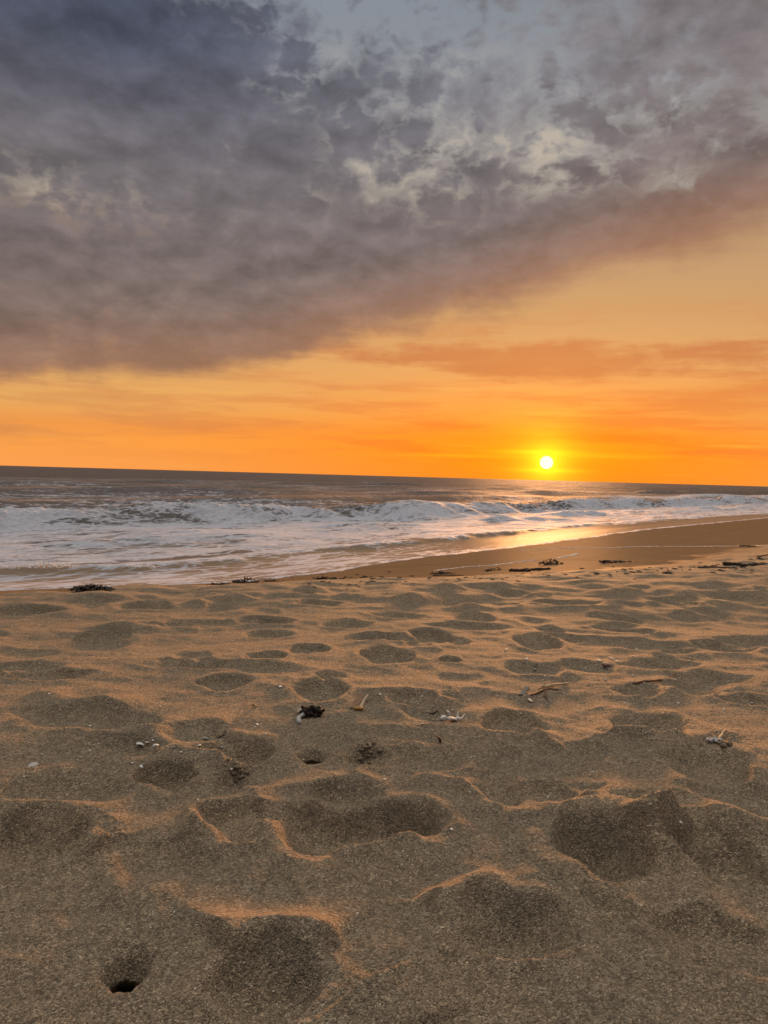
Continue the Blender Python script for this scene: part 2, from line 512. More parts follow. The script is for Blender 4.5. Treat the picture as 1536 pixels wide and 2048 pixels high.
    soft = n.ss(az, R(-12), R(18), .026, .050)
    deck = n.ss(n.m('DIVIDE', n.m('ADD', over, jit), soft), -.6, .7)
    # openings in the deck
    cov = 0.62
    for b, wgt in ((blob(950, 310, 340, 120), -.06), (blob(700, 20, 260, 80), -.36), (blob(1250, 250, 300, 120), -.07), (blob(110, 385, 230, 34), -.24),
                   (blob(1000, 60, 330, 100), -.12), (blob(250, 190, 400, 150), .30), (blob(620, 560, 500, 90), .26), (blob(1250, 450, 260, 50), .16), (blob(150, 610, 260, 30), -.07), (blob(1450, 330, 200, 70), .10)):
        cov = n.m('ADD', cov, n.m('MULTIPLY', b, wgt))
    puff = n.node('ShaderNodeTexVoronoi', {'Vector': n.vm('MULTIPLY', Aw, (1, 1.6, 1)), 'Scale': 15.0, 'Detail': 1.0, 'Roughness': .5, 'Lacunarity': 2.2}, feature='F1', normalize=True).outputs['Distance']
    pf = n.m('SUBTRACT', .85, n.m('MULTIPLY', puff, 1.1))
    tex = n.m('ADD', n.m('MULTIPLY', a_mid, .45), n.m('ADD', n.m('MULTIPLY', f_mid, .25), n.m('MULTIPLY', pf, .30)))
    dens = n.m('ADD', cov, n.m('MULTIPLY', n.m('SUBTRACT', tex, .5), 1.9))
    dens = n.m('ADD', dens, n.m('MULTIPLY', n.m('SUBTRACT', a_fin, .5), 1.15))
    dd = n.ss(dens, .08, .66)
    # thin bright cracks between the puffs
    def cracks(src, lo, hi_):
        return n.ss(n.m('SUBTRACT', 1.0, n.m('ABSOLUTE', n.m('MULTIPLY', n.m('SUBTRACT', src, .5), 2.0))), lo, hi_)
    cr_a = cracks(n.noise(n.vm('MULTIPLY', Aw, (1, 1.5, 1)), 11.0, 6, .55), .80, 1.0)
    cr_b = cracks(n.noise(n.vm('MULTIPLY', Aw, (1, 1.6, 1)), 21.0, 5, .55), .74, 1.0)
    zone = blob(960, 300, 420, 150)
    for q in (blob(680, 230, 200, 170), blob(1350, 270, 300, 120), blob(120, 390, 260, 60), blob(800, 80, 330, 90)):
        zone = n.m('MAXIMUM', zone, n.m('MULTIPLY', q, .8))
    zone = n.m('ADD', zone, .05)
    crk = n.m('MULTIPLY', n.m('ADD', n.m('MULTIPLY', cr_a, .6), n.m('MULTIPLY', cr_b, .45)), zone)
    dens = n.m('SUBTRACT', dens, n.m('MULTIPLY', crk, .43))
    dd = n.ss(dens, .06, .58)
    # colours of the cloud itself
    warmth = n.ss(el, E(760), E(330))
    cl = n.mix(warmth, lin(126, 105, 98), lin(111, 105, 109))
    cl = n.mix(n.ss(el, E(420), E(80)), cl, n.mix(n.ss(az, R(-20), R(12)), lin(75, 80, 98), lin(124, 124, 131)))
    cl = n.mix(n.m('MULTIPLY', n.m('MULTIPLY', n.ss(az, R(2), R(26)), .6), n.ss(el, E(560), E(300), 1.0, .35)), cl, lin(150, 112, 88))
    shade = n.m('ADD', n.m('MULTIPLY', n.m('SUBTRACT', a_mid, .5), 1.1), n.m('ADD', n.m('MULTIPLY', n.m('SUBTRACT', f_mid, .5), .7), n.m('MULTIPLY', n.m('SUBTRACT', a_fin, .5), .7)))
    cl = n.mix(1.0, cl, n.ramp(n.m('ADD', shade, .5), [(.12, (1.38, 1.36, 1.34)), (.5, (1, 1, 1)), (.9, (.74, .75, .78))]), 'MULTIPLY')
    emb = n.m('MULTIPLY', n.m('SUBTRACT', a_mid, a_off), 1.9)
    emb = n.m('MAXIMUM', n.m('ADD', emb, 1.0), .72)
    cl = n.mix(1.0, cl, n.xyz(n.m('MINIMUM', emb, 1.4), n.m('MINIMUM', emb, 1.36), n.m('MINIMUM', emb, 1.30)), 'MULTIPLY')
    edge_warm = n.m('MULTIPLY', n.ss(over, .10, -.02), .55)
    cl = n.mix(edge_warm, cl, lin(176, 118, 82))
    gmax = .6
    gst = [(E(750), lin(170, 124, 92)), (E(620), lin(150, 118, 100)), (E(500), lin(142, 122, 112)), (E(400), lin(160, 152, 142)), (E(320), lin(160, 154, 148)), (E(180), lin(146, 147, 152)), (E(20), lin(136, 143, 152))]
    gap = n.ramp(n.m('DIVIDE', el, gmax), [(p / gmax, c) for p, c in gst])
    hl = n.m('MULTIPLY', n.ss(dens, .24, -.16), n.m('MULTIPLY', n.ss(el, E(560), E(420)), n.ss(el, E(60), E(200))))
    gap = n.mix(n.m('MULTIPLY', hl, .42), gap, lin(222, 204, 178))
    sky = n.mix(deck, clear, n.mix(dd, gap, cl))
    # overhead, out of view: brightness added as fill light for the sand; dimmer behind
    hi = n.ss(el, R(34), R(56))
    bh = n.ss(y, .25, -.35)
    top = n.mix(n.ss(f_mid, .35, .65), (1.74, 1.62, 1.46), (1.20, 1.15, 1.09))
    fs = n.ss(y, -.55, .55, .38, 1.38)          # added overhead fill weighted to the sunset side so the sand relief shows
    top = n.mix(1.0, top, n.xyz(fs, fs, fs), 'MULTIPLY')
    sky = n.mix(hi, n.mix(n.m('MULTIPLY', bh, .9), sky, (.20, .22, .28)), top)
    for sx, sy, rx in ((1075, 904, 80), (1095, 941, 62), (1190, 912, 120), (930, 912, 130)):
        lb = blob(sx, sy, rx, 4.0)
        sky = n.mix(n.m('MULTIPLY', lb, .55 if rx < 100 else .25), sky, lin(255, 214, 30))
    # the sun itself and its aureole
    au = n.m('POWER', math.e, n.m('MULTIPLY', n.m('DIVIDE', ang, R(1.2)), -1.0))
    sky = n.mix(1.0, sky, n.mix(1.0, (1.9, 1.2, .03), n.xyz(au, au, au), 'MULTIPLY'), 'ADD')
    disc = n.ss(ang, R(.51), R(.39))
    sky = n.mix(disc, sky, (9.0, 8.4, 6.0))
    below = n.ss(z, -.02, .0)
    sky = n.mix(below, (.16, .12, .10), sky)
    nish = n.node('ShaderNodeTexSky', sky_type='NISHITA', sun_disc=False, sun_elevation=SUN_EL, sun_rotation=SUN_AZ, dust_density=2.0, air_density=1.2)
    S = 0.10
    out = n.mix(1.0, sky, n.xyz(*(1 / (S * GAIN),) * 3), 'MULTIPLY')
    out = n.mix(.04, out, nish.outputs[0])
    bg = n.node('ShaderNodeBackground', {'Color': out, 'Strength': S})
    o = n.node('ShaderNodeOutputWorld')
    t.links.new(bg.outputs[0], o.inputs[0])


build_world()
sun_d = bpy.data.lights.new('sun', 'SUN')
sun_d.energy = 2.0; sun_d.angle = R(8.0); sun_d.color = (1.0, .44, .16)
sun_o = bpy.data.objects.new('sun', sun_d); COL.objects.link(sun_o)
LAMP_EL = SUN_EL + R(3.6)            # light also comes from the glow just above the disc
sun_o.rotation_euler = Vector((math.sin(SUN_AZ) * math.cos(LAMP_EL), math.cos(SUN_AZ) * math.cos(LAMP_EL), math.sin(LAMP_EL))).to_track_quat('Z', 'Y').to_euler()
sun_o.location = (3, 12, 6)
SC.cycles.sample_clamp_direct = .31
SC.cycles.sample_clamp_indirect = 3.0
vs = SC.view_settings
vs.view_transform = 'Standard'; vs.look = 'None'; vs.gamma = 1; vs.exposure = EXPO
import os
SKY_ONLY = False


# ------------------------------------------------------------------ materials: sand
def sand_material():
    m, n = new_mat('sand')
    pos = n.node('ShaderNodeNewGeometry').outputs['Position']
    wet = n.node('ShaderNodeAttribute', attribute_name='wet').outputs['Fac']
    vor = n.node('ShaderNodeTexVoronoi', {'Vector': pos, 'Scale': 330.0, 'Randomness': 1.0})
    g = n.node('ShaderNodeSeparateXYZ', {0: vor.outputs['Color']})
    grain = n.ramp(g.outputs[0], [(0, (.09, .078, .062)), (.18, (.16, .137, .108)), (.5, (.27, .232, .182)), (.8, (.36, .315, .25)), (.95, (.46, .41, .335)), (1, (.62, .58, .50))])
    vor2 = n.node('ShaderNodeTexVoronoi', {'Vector': pos, 'Scale': 150.0, 'Randomness': 1.0})
    g2 = n.node('ShaderNodeSeparateXYZ', {0: vor2.outputs['Color']})
    cl = n.ramp(g2.outputs[1], [(0, (.72, .70, .67)), (.3, (.93, .93, .93)), (.75, (1.06, 1.05, 1.03)), (1, (1.25, 1.21, 1.15))])
    col = n.mix(1.0, n.mix(1.0, grain, (.86, .755, .64), 'MULTIPLY'), cl, 'MULTIPLY')
    col = n.mix(.22, col, (.27, .22, .16))
    big = n.noise(pos, 2.2, 4, .6)
    col = n.mix(1.0, col, n.ramp(big, [(.3, (.90, .93, .95)), (.7, (1.10, 1.05, 1.0))]), 'MULTIPLY')
    mid = n.noise(pos, 30, 5, .65)
    col = n.mix(1.0, col, n.ramp(mid, [(.25, (.78, .78, .78)), (.75, (1.2, 1.2, 1.2))]), 'MULTIPLY')
    wn = n.noise(n.vm('MULTIPLY', pos, (.6, 1.6, 1)), 3.0, 5, .6)
    wetc = n.mix(1.0, n.mix(.5, col, (.35, .205, .095)), n.ramp(wn, [(.3, (.50, .48, .46)), (.7, (.68, .64, .60))]), 'MULTIPLY')
    col = n.mix(wet, col, wetc)
    bsdf = n.node('ShaderNodeBsdfPrincipled', {'Base Color': col})
    n.put(bsdf.inputs['Roughness'], n.lin(wet, 0, 1, .95, .85))
    n.put(bsdf.inputs['Specular IOR Level'], n.lin(wet, 0, 1, .12, 0))
    hgt = n.m('ADD', n.m('MULTIPLY', vor.outputs['Distance'], -1.0), n.m('MULTIPLY', n.noise(pos, 110, 3, .6), 2.2))
    b = n.node('ShaderNodeBump', {'Height': hgt, 'Distance': .0042})
    n.put(b.inputs['Strength'], n.lin(wet, 0, 1, .9, .12))
    n.put(bsdf.inputs['Normal'], b.outputs[0])
    gl = n.node('ShaderNodeBsdfGlossy', {'Roughness': .45})
    mx = n.node('ShaderNodeMixShader', {0: n.m('MULTIPLY', wet, .008)})
    n.t.links.new(bsdf.outputs[0], mx.inputs[1]); n.t.links.new(gl.outputs[0], mx.inputs[2])
    finish(n, mx.outputs[0])
    return m


def build_sand():
    a_in = np.radians(np.arange(-31, 31.001, .075))
    a_out = np.radians(np.concatenate([np.arange(31.4, 45, .6), np.arange(45, 315, 3.0), np.arange(315, 328.9, .6)]))
    az = np.concatenate([a_in, a_out])
    r = np.concatenate([np.geomspace(.06, .88, 40), np.geomspace(.9, 11.8, 860), np.geomspace(12, 60, 170), np.geomspace(63, 4000, 60)])
    X = r[:, None] * np.sin(az)[None]; Y = r[:, None] * np.cos(az)[None]
    Z = height(X, Y)
    for f in FEAT:                      # burrows slant away under their far lip
        if f[0] == 'hole':
            q, a, b, dep = f[1], f[2], f[3], f[5]
            u = (X - q[0]) / a; v = (Y - q[1]) / b
            near_ = np.hypot(u, v) < 4
            rad_ = np.full(u.shape, 9.0)
            rad_[near_] = np.hypot(u, v)[near_] * (1 + .18 * pn((X - q[0])[near_] / .02 + f[7], (Y - q[1])[near_] / .02, 15))
            w_ = 1 - sst(rad_ + .35 * np.clip(v, -3, 3), .55, .74)
            L = math.hypot(q[0], q[1])
            X = X + w_ * dep * 1.15 * q[0] / L; Y = Y + w_ * dep * 1.15 * q[1] / L
    me = grid_mesh('sand', X, Y, Z, True, {'wet': wetness(X, Y)})
    bm = None
    me.materials.append(sand_material())
    o = link(bpy.data.objects.new('sand', me))
    tag(o, kind='structure')


# ------------------------------------------------------------------ the sea
def sea_fields(x, y):
    s, t = ST(x, y)
    te = swash_edge(s)
    r = np.hypot(x, y)
    z = np.full(x.shape, SEA)
    F_ = np.zeros(x.shape)
    deep = sst(t, 12.5, 17)
    near = 1 - sst(r, 90, 260)
    # open sea swell and chop
    for L, amp, sd in ((30, .24, 41), (13, .15, 42), (6, .10, 43)):
        k = 1 - sst(r, L * 30, L * 90)
        z += k * amp * sst(t, 24, 60) * pn(s / (L * 2.4), t / L, sd)
    for L, amp, sd in ((2.6, .065, 44), (1.1, .028, 45), (.5, .009, 46), (.24, .004, 47)):
        k = 1 - sst(r, L * 35, L * 90)
        z += k * amp * deep * pn(s / (L * 1.9) + .2 * pn(s / 9, t / 9, 48), t / L, sd)
    # the line of breakers
    tb = 22.2 + 1.2 * pn(s / 11, s * 0 + .5, 49) + .9 * pn(s / 4.1, s * 0, 50) + .35 * pn(s / 1.5, s * 0, 69)
    px_broken = np.degrees(np.arctan2(x, y))
    gap = np.exp(-((px_broken - 5.0) / 5.5) ** 4)          # unbroken shoulder
    br = 1 - gap
    br = br * (1 - .45 * np.exp(-((px_broken + 3) / 3.0) ** 2))
    br = br * np.clip(.80 + .75 * pn(s / 5.5, s * 0 + 7, 74), .15, 1.1)
    H = .48 + .22 * pn(s / 6, s * 0, 51) + .12 * gap
    e = t - tb
    front = np.where(e < 0, np.exp(-np.abs(e / (.95 + .8 * gap)) ** 2.2), np.exp(-(e / (2.6 + .8 * gap)) ** 2))
    lump = .9 * np.abs(pn(s / .9, t / .6, 52)) + .5 * np.abs(pn(s / .4, t / .3, 53)) + .2 * np.abs(pn(s / .17, t / .15, 54))
    z += H * front + br * np.exp(-((e + .3) / 1.1) ** 2) * .20 * lump
    foam_b = br * np.exp(-np.abs((e + .75) / 1.55) ** 3)
    F_ = np.maximum(F_, foam_b * (.88 + .5 * pn(s / 1.8, t / .9, 75)) * (1 - .28 * sst(-e, .5, 1.1) * (.5 + 1.2 * pn(s / 3.5, s * 0 + 4, 76))))
    F_ = np.maximum(F_, .62 * np.exp(-((e - 3.0) / 3.0) ** 2) * (.45 + .55 * br))
    # swells behind
    for tt, hh, wd, sd in ((33, .55, 2.6, 55), (47, .6, 3.6, 56), (66, .5, 5, 57), (92, .5, 7, 58)):
        e2 = t - tt - 2.0 * pn(s / 16, s * 0, sd)
        mod = np.clip(.65 + .9 * pn(s / 20, s * 0 + 9, sd), 0, 1.3)
        z += hh * mod * np.where(e2 < 0, np.exp(-(e2 / (wd * .7)) ** 2), np.exp(-(e2 / (wd * 1.4)) ** 2))
    e2 = t - 33 - 2.0 * pn(s / 16, s * 0, 55)
    F_ = np.maximum(F_, .75 * sst(px_broken, 12, 20) * np.exp(-((e2 + .8) / 1.5) ** 2))
    F_ = np.maximum(F_, sst(t, 24, 27) * (1 - sst(r, 90, 200)) * (.20 + .28 * pn(s / 12, t / 3.0, 83)))
    # white water between the breakers and the beach
    wz = sst(t, 12.6, 13.6) * (1 - sst(t, 20.5, 23))
    F_ = np.maximum(F_, wz * (.74 + .24 * pn(s / 6, t / 1.6, 59) + .16 * pn(s / 2.2, t / .8, 60)))
    t2 = 17.3 + .9 * pn(s / 7, s * 0 + 3, 80) + .5 * pn(s / 2.6, s * 0 + 1, 81)
    e4 = t - t2
    b2 = np.clip(.35 + 1.5 * pn(s / 6.5, s * 0 + 6, 82), 0, 1.1)
    z += .20 * b2 * np.where(e4 < 0, np.exp(-(e4 / .45) ** 2), np.exp(-(e4 / 1.5) ** 2)) + .08 * b2 * lump * np.exp(-((e4 + .1) / .6) ** 2)
    F_ = np.maximum(F_, .95 * b2 * np.exp(-np.abs((e4 - .2) / 1.1) ** 2.5))
    z += wz * .05 * np.abs(pn(s / 1.6, t / .6, 61)) + wz * .09 * np.exp(-((t - 16.6 - .5 * pn(s / 5, s * 0, 66)) / .7) ** 2)
    # little shore break
    ts = te + 3.0 + .35 * pn(s / 3.2, s * 0, 62) + .15 * pn(s / .9, s * 0, 63)
    e3 = t - ts
    hs = np.clip(.05 + .06 * pn(s / 4.5, s * 0 + 2, 64), .02, .2) * (1 - sst(s, 22, 32))
    z += hs * np.where(e3 < 0, np.exp(-np.abs(e3 / .22) ** 2), np.exp(-(e3 / .7) ** 2))
    fb = np.clip(.9 + 1.3 * pn(s / 2.2, s * 0 + 5, 65), 0, 1.1)
    F_ = np.maximum(F_, fb * np.exp(-((e3 - .35) / .55) ** 2))
    z += fb * .045 * lump * np.exp(-((e3 - .1) / .35) ** 2)
    # thin sheet running up the sand
    bed = base(x, y)
    cover = t - te
    film = bed + .016 * sst(cover, .0, .25) - .012 * (1 - sst(cover, -.12, .04)) - .25 * sst(-cover, .3, 1.5)
    lace = np.exp(-((cover - .09) / .10) ** 2)
    film = film + .012 * lace * (.5 + np.abs(pn(s / .06, t / .06, 67)) * 1.3)
    mixk = sst(cover, 1.0, 2.2)
    zc = film * (1 - mixk) + z * mixk
    z = np.where(cover < 1.0, film, zc)
    F_ = np.maximum(F_ * sst(cover, .8, 1.8), np.clip(1.0 * lace * (.8 + .6 * pn(s / .5, s * 0, 68)), 0, 1.2))
    F_ = np.maximum(F_, (.54 + .2 * pn(s / 2, t / .7, 70)) * sst(cover, .05, .4) * (1 - sst(cover, 2.2, 3.2)) * (1 - sst(s, 10, 20)))
    farr = sst(r, 30, 160)
    rip = np.clip(.03 + .9 * sst(cover, 2.8, 5.5), 0, 1)
    return z, F_, rip, farr


def sea_material():
    m, n = new_mat('sea_water')
    pos = n.node('ShaderNodeNewGeometry').outputs['Position']
    foam = n.node('ShaderNodeAttribute', attribute_name='foam').outputs['Fac']
    rip = n.node('ShaderNodeAttribute', attribute_name='ripple').outputs['Fac']
    sv = n.vm('DOT_PRODUCT', pos, (UX, UY, 0)); tv = n.vm('DOT_PRODUCT', pos, (-UY, UX, 0))
    Q = n.xyz(sv, n.m('MULTIPLY', tv, 2.4), n.m('MULTIPLY', n.node('ShaderNodeSeparateXYZ', {0: pos}).outputs[2], 2.0))
    f1 = n.noise(Q, .75, 8, .62, .6)
    f2 = n.noise(Q, 4.5, 5, .6, .4)
    vor = n.node('ShaderNodeTexVoronoi', {'Vector': n.vm('ADD', Q, n.vm('MULTIPLY', n.node('ShaderNodeTexNoise', {'Vector': Q, 'Scale': 1.6, 'Detail': 3.0}).outputs['Color'], (.9, .9, .9))), 'Scale': 1.5}, feature='DISTANCE_TO_EDGE')
    lace = n.ss(vor.outputs[0], .16, .0)
    val = n.m('ADD', n.m('ADD', foam, n.m('MULTIPLY', n.m('SUBTRACT', f1, .5), 1.7)), n.m('ADD', n.m('MULTIPLY', lace, .32), n.m('MULTIPLY', n.m('SUBTRACT', f2, .5), .7)))
    has = n.ss(foam, .02, .2)
    fac = n.m('MULTIPLY', n.ss(val, .38, .86), has)
    # water
    w = n.node('ShaderNodeBsdfPrincipled', {'Base Color': (.085, .078, .070, 1), 'IOR': 1.33})
    chop = n.node('ShaderNodeAttribute', attribute_name='distance_chop').outputs['Fac']
    pat = n.noise(n.xyz(n.m('MULTIPLY', sv, .35), tv), .22, 6, .62)
    n.put(w.inputs['Roughness'], n.m('ADD', n.lin(rip, .03, .5, .22, .16), n.m('MULTIPLY', chop, n.ss(pat, .35, .65, .26, .50))))
    W = n.xyz(n.m('MULTIPLY', sv, .5), n.m('MULTIPLY', tv, 1.7))
    h1 = n.m('ADD', n.m('ADD', n.noise(W, 1.4, 6, .62), n.m('MULTIPLY', n.noise(W, .42, 3, .5), 2.2)), n.m('MULTIPLY', n.noise(W, .12, 3, .5), 6.0))
    bmp = n.node('ShaderNodeBump', {'Height': h1, 'Distance': .42})
    n.put(bmp.inputs['Strength'], n.m('MULTIPLY', rip, .85))
    n.put(w.inputs['Normal'], bmp.outputs[0])
    body = n.node('ShaderNodeBsdfDiffuse', {'Color': n.mix(n.lin(rip, .03, .5), (.25, .175, .115), n.mix(chop, (.110, .092, .085), (.100, .084, .078))), 'Normal': bmp.outputs[0]})
    wm = n.node('ShaderNodeMixShader')
    n.put(wm.inputs[0], n.m('SUBTRACT', n.lin(rip, .03, .5, .20, .58), n.m('MULTIPLY', chop, .30)))
    n.t.links.new(body.outputs[0], wm.inputs[1]); n.t.links.new(w.outputs[0], wm.inputs[2])
    # foam
    fc = n.ramp(n.noise(Q, 7, 5, .65), [(.25, (.27, .275, .31)), (.7, (.51, .515, .555))])
    fo = n.node('ShaderNodeBsdfPrincipled', {'Base Color': fc, 'Roughness': .7, 'Specular IOR Level': .25})
    fb = n.node('ShaderNodeBump', {'Height': n.noise(pos, 9, 6, .65), 'Distance': .08})
    n.put(fb.inputs['Strength'], .45)
    n.put(fo.inputs['Normal'], fb.outputs[0])
    mx = n.node('ShaderNodeMixShader')
    n.put(mx.inputs[0], fac)
    n.t.links.new(wm.outputs[0], mx.inputs[1]); n.t.links.new(fo.outputs[0], mx.inputs[2])
    finish(n, mx.outputs[0])
    return m


def build_sea():
    az = np.radians(np.concatenate([np.arange(-142, -34, 1.2), np.arange(-34, -30, .3), np.arange(-30, 30, .07), np.arange(30, 43.5, .3)]))
    r = np.concatenate([np.geomspace(7, 9.5, 40), np.geomspace(9.55, 90, 700), np.geomspace(92, 600, 130), np.geomspace(620, 40000, 60)])
    X = r[:, None] * np.sin(az)[None]; Y = r[:, None] * np.cos(az)[None]
    Z, F_, rip, farr = sea_fields(X, Y)
    me = grid_mesh('sea', X, Y, Z, False, {'foam': F_, 'ripple': rip, 'distance_chop': farr})
    me.materials.append(sea_material())
    o = link(bpy.data.objects.new('sea', me))
    tag(o, kind='structure')


if not SKY_ONLY:
    build_sand()
    build_sea()


# ------------------------------------------------------------------ small things on the beach
def simple_mat(name, c0, c1, scale=60.0, rough=.8, bump=.4, stretch=(1, 1, 1), dist=.002, spec=.3):
    m, n = new_mat(name)
    pos = n.vm('MULTIPLY', n.node('ShaderNodeTexCoord').outputs['Object'], stretch)
    k = n.noise(pos, scale, 5, .65)
    col = n.ramp(k, [(.3, c0), (.7, c1)])
    b = n.node('ShaderNodeBsdfPrincipled', {'Base Color': col, 'Roughness': rough, 'Specular IOR Level': spec})
    bp = n.node('ShaderNodeBump', {'Height': k, 'Distance': dist, 'Strength': bump})
    n.put(b.inputs['Normal'], bp.outputs[0])
    finish(n, b.outputs[0])
    return m


M = {
    'pale_wood': simple_mat('pale_wood', (.30, .21, .13), (.52, .40, .27), 40, .8, .6, (1, 6, 6)),
    'split_wood': simple_mat('split_wood', (.11, .06, .035), (.36, .22, .13), 70, .85, .9, (7, 1, 1)),
    'brown_wood': simple_mat('brown_wood', (.10, .055, .032), (.26, .15, .085), 40, .85, .7, (1, 6, 6)),
    'grey_wood': simple_mat('grey_wood', (.13, .115, .095), (.27, .24, .20), 50, .9, .7, (1, 6, 6)),
    'dark_wood': simple_mat('dark_wood', (.020, .014, .010), (.065, .045, .030), 40, .85, .7, (1, 4, 4)),
    'white_shell': simple_mat('white_shell', (.60, .58, .53), (.80, .79, .75), 90, .45, .3),
    'cream_shell': simple_mat('cream_shell', (.50, .40, .27), (.70, .60, .45), 120, .5, .3),
    'brown_shell': simple_mat('brown_shell', (.16, .09, .07), (.36, .22, .16), 120, .5, .3),
    'grey_shell': simple_mat('grey_shell', (.30, .29, .27), (.48, .46, .43), 120, .6, .3),
    'kelp': simple_mat('kelp', (.018, .013, .008), (.060, .042, .022), 45, .65, .5),
    'black_weed': simple_mat('black_weed', (.008, .006, .005), (.045, .030, .014), 120, .75, .6),
    'amber': simple_mat('amber', (.20, .10, .02), (.42, .24, .06), 120, .6, .4),
    'clod': bpy.data.materials.get('sand'),
    'spray': simple_mat('spray', (.74, .73, .72), (.86, .85, .84), 50, .5, .2),
    'froth': simple_mat('froth', (.34, .33, .32), (.50, .49, .48), 50, .6, .5),
}
rg = random.Random(21)


def obj(name, verts, faces, mat, loc=(0, 0, 0), parent=None, smooth=True):
    me = bpy.data.meshes.new(name)
    me.from_pydata([tuple(v) for v in verts], [], faces)
    bm = bmesh.new(); bm.from_mesh(me)
    bmesh.ops.recalc_face_normals(bm, faces=bm.faces)
    bm.to_mesh(me); bm.free()
    if smooth:
        me.polygons.foreach_set('use_smooth', [True] * len(me.polygons))
    me.materials.append(M[mat])
    o = bpy.data.objects.new(name, me)
    o.location = loc
    return link(o, parent)


class MB:
    """collects pieces of one mesh"""
    def __init__(self):
        self.v = []; self.f = []

    def add(self, v, f):
        k = len(self.v)
        self.v += [tuple(p) for p in v]; self.f += [tuple(i + k for i in q) for q in f]

    def tube(self, pts, rads, sides=8, rough=.15, seed=0):
        pts = [Vector(p) for p in pts]; r_ = random.Random(seed)
        V = []
        for i, p in enumerate(pts):
            d = (pts[min(i + 1, len(pts) - 1)] - pts[max(i - 1, 0)]).normalized()
            a = d.cross(Vector((0, 0, 1)) if abs(d.z) < .9 else Vector((1, 0, 0))).normalized(); b = d.cross(a)
            for k in range(sides):
                t = 2 * math.pi * k / sides
                q = rads[i] * (1 + rough * r_.uniform(-1, 1))
                V.append(p + a * math.cos(t) * q + b * math.sin(t) * q * .85)
        Fc = [(i * sides + k, i * sides + (k + 1) % sides, (i + 1) * sides + (k + 1) % sides, (i + 1) * sides + k) for i in range(len(pts) - 1) for k in range(sides)]
        Fc.append(tuple(range(sides))[::-1]); Fc.append(tuple((len(pts) - 1) * sides + k for k in range(sides)))
        self.add(V, Fc)

    def sheet(self, fn, nu, nv, th):
        """closed double layer of a surface fn(u, v), u and v in 0..1"""
        g = [[Vector(fn(i / nu, j / nv)) for j in range(nv + 1)] for i in range(nu + 1)]
        V = []; up = []
        for i in range(nu + 1):
            for j in range(nv + 1):
                du = g[min(i + 1, nu)][j] - g[max(i - 1, 0)][j]; dv = g[i][min(j + 1, nv)] - g[i][max(j - 1, 0)]
                nn = du.cross(dv)
                nn = nn.normalized() if nn.length > 1e-12 else Vector((0, 0, 1))
                V.append(g[i][j]); up.append(g[i][j] + nn * th)
        N = len(V); V += up; W = nv + 1
        Fc = []
        for i in range(nu):
            for j in range(nv):
                a, b, c, d = i * W + j, i * W + j + 1, (i + 1) * W + j + 1, (i + 1) * W + j
                Fc += [(a, b, c, d), (a + N, d + N, c + N, b + N)]
        for i in range(nu):
            for j in (0, nv):
                a, b = i * W + j, (i + 1) * W + j
                Fc.append((a, b, b + N, a + N))
        for j in range(nv):
            for i in (0, nu):
                a, b = i * W + j, i * W + j + 1
                Fc.append((a, b, b + N, a + N))
        self.add(V, Fc)

    def lump(self, c, r, seed=0, sq=(1, 1, 1), rough=.3, n=2):
        bm = bmesh.new(); bmesh.ops.create_icosphere(bm, subdivisions=n, radius=1.0)
        r_ = random.Random(seed); o = [r_.uniform(0, 50) for _ in range(3)]
        V = []
        for v in bm.verts:
            q = v.co
            k = 1 + rough * float(pn(q.x * 1.6 + o[0] + q.z, q.y * 1.6 + o[1] - q.z * .7, 71)) + rough * .5 * float(pn(q.x * 4 + o[2], q.y * 4 + q.z * 3, 72))
            V.append((c[0] + q.x * k * r * sq[0], c[1] + q.y * k * r * sq[1], c[2] + q.z * k * r * sq[2]))
        Fc = [tuple(v.index for v in f.verts) for f in bm.faces]
        bm.free(); self.add(V, Fc)

    def build(self, name, mat, loc=(0, 0, 0), parent=None, smooth=True):
        return obj(name, self.v, self.f, mat, loc, parent, smooth)


def mpp(p):
    return math.sqrt(p[0] ** 2 + p[1] ** 2 + (p[2] - CAM_H) ** 2) / F


def stick(name, label, cat, pxs, rad, mat, group=None, lift=.5, tip=.6, bend=.5, rise=None):
    """a branch lying along the given pixel points, on the sand"""
    P = [Vector(at(*p)) for p in pxs]
    k = mpp(P[0]); r0 = rad * k
    if rise:
        P = [p + Vector((0, 0, h * k)) for p, h in zip(P, rise)]
    loc = P[0].copy()
    n = 10; pts = []
    L = len(P) - 1
    for i in range(n + 1):
        f = i / n * L; j = min(int(f), L - 1); q = P[j].lerp(P[j + 1], f - j) - loc
        z = q.z + r0 * lift + r0 * bend * rg.uniform(-.4, .4)
        q = Vector((q.x + r0 * bend * rg.uniform(-.5, .5), q.y + r0 * bend * rg.uniform(-.5, .5), z))
        pts.append(q)
    rads = [r0 * (1 - (1 - tip) * i / n) * rg.uniform(.85, 1.15) for i in range(n + 1)]
    rads[0] *= .75; rads[-1] *= .6
    b = MB(); b.tube(pts, rads, 8, .16, rg.randint(0, 9999))
    return tag(b.build(name, mat, loc), label, cat, group)


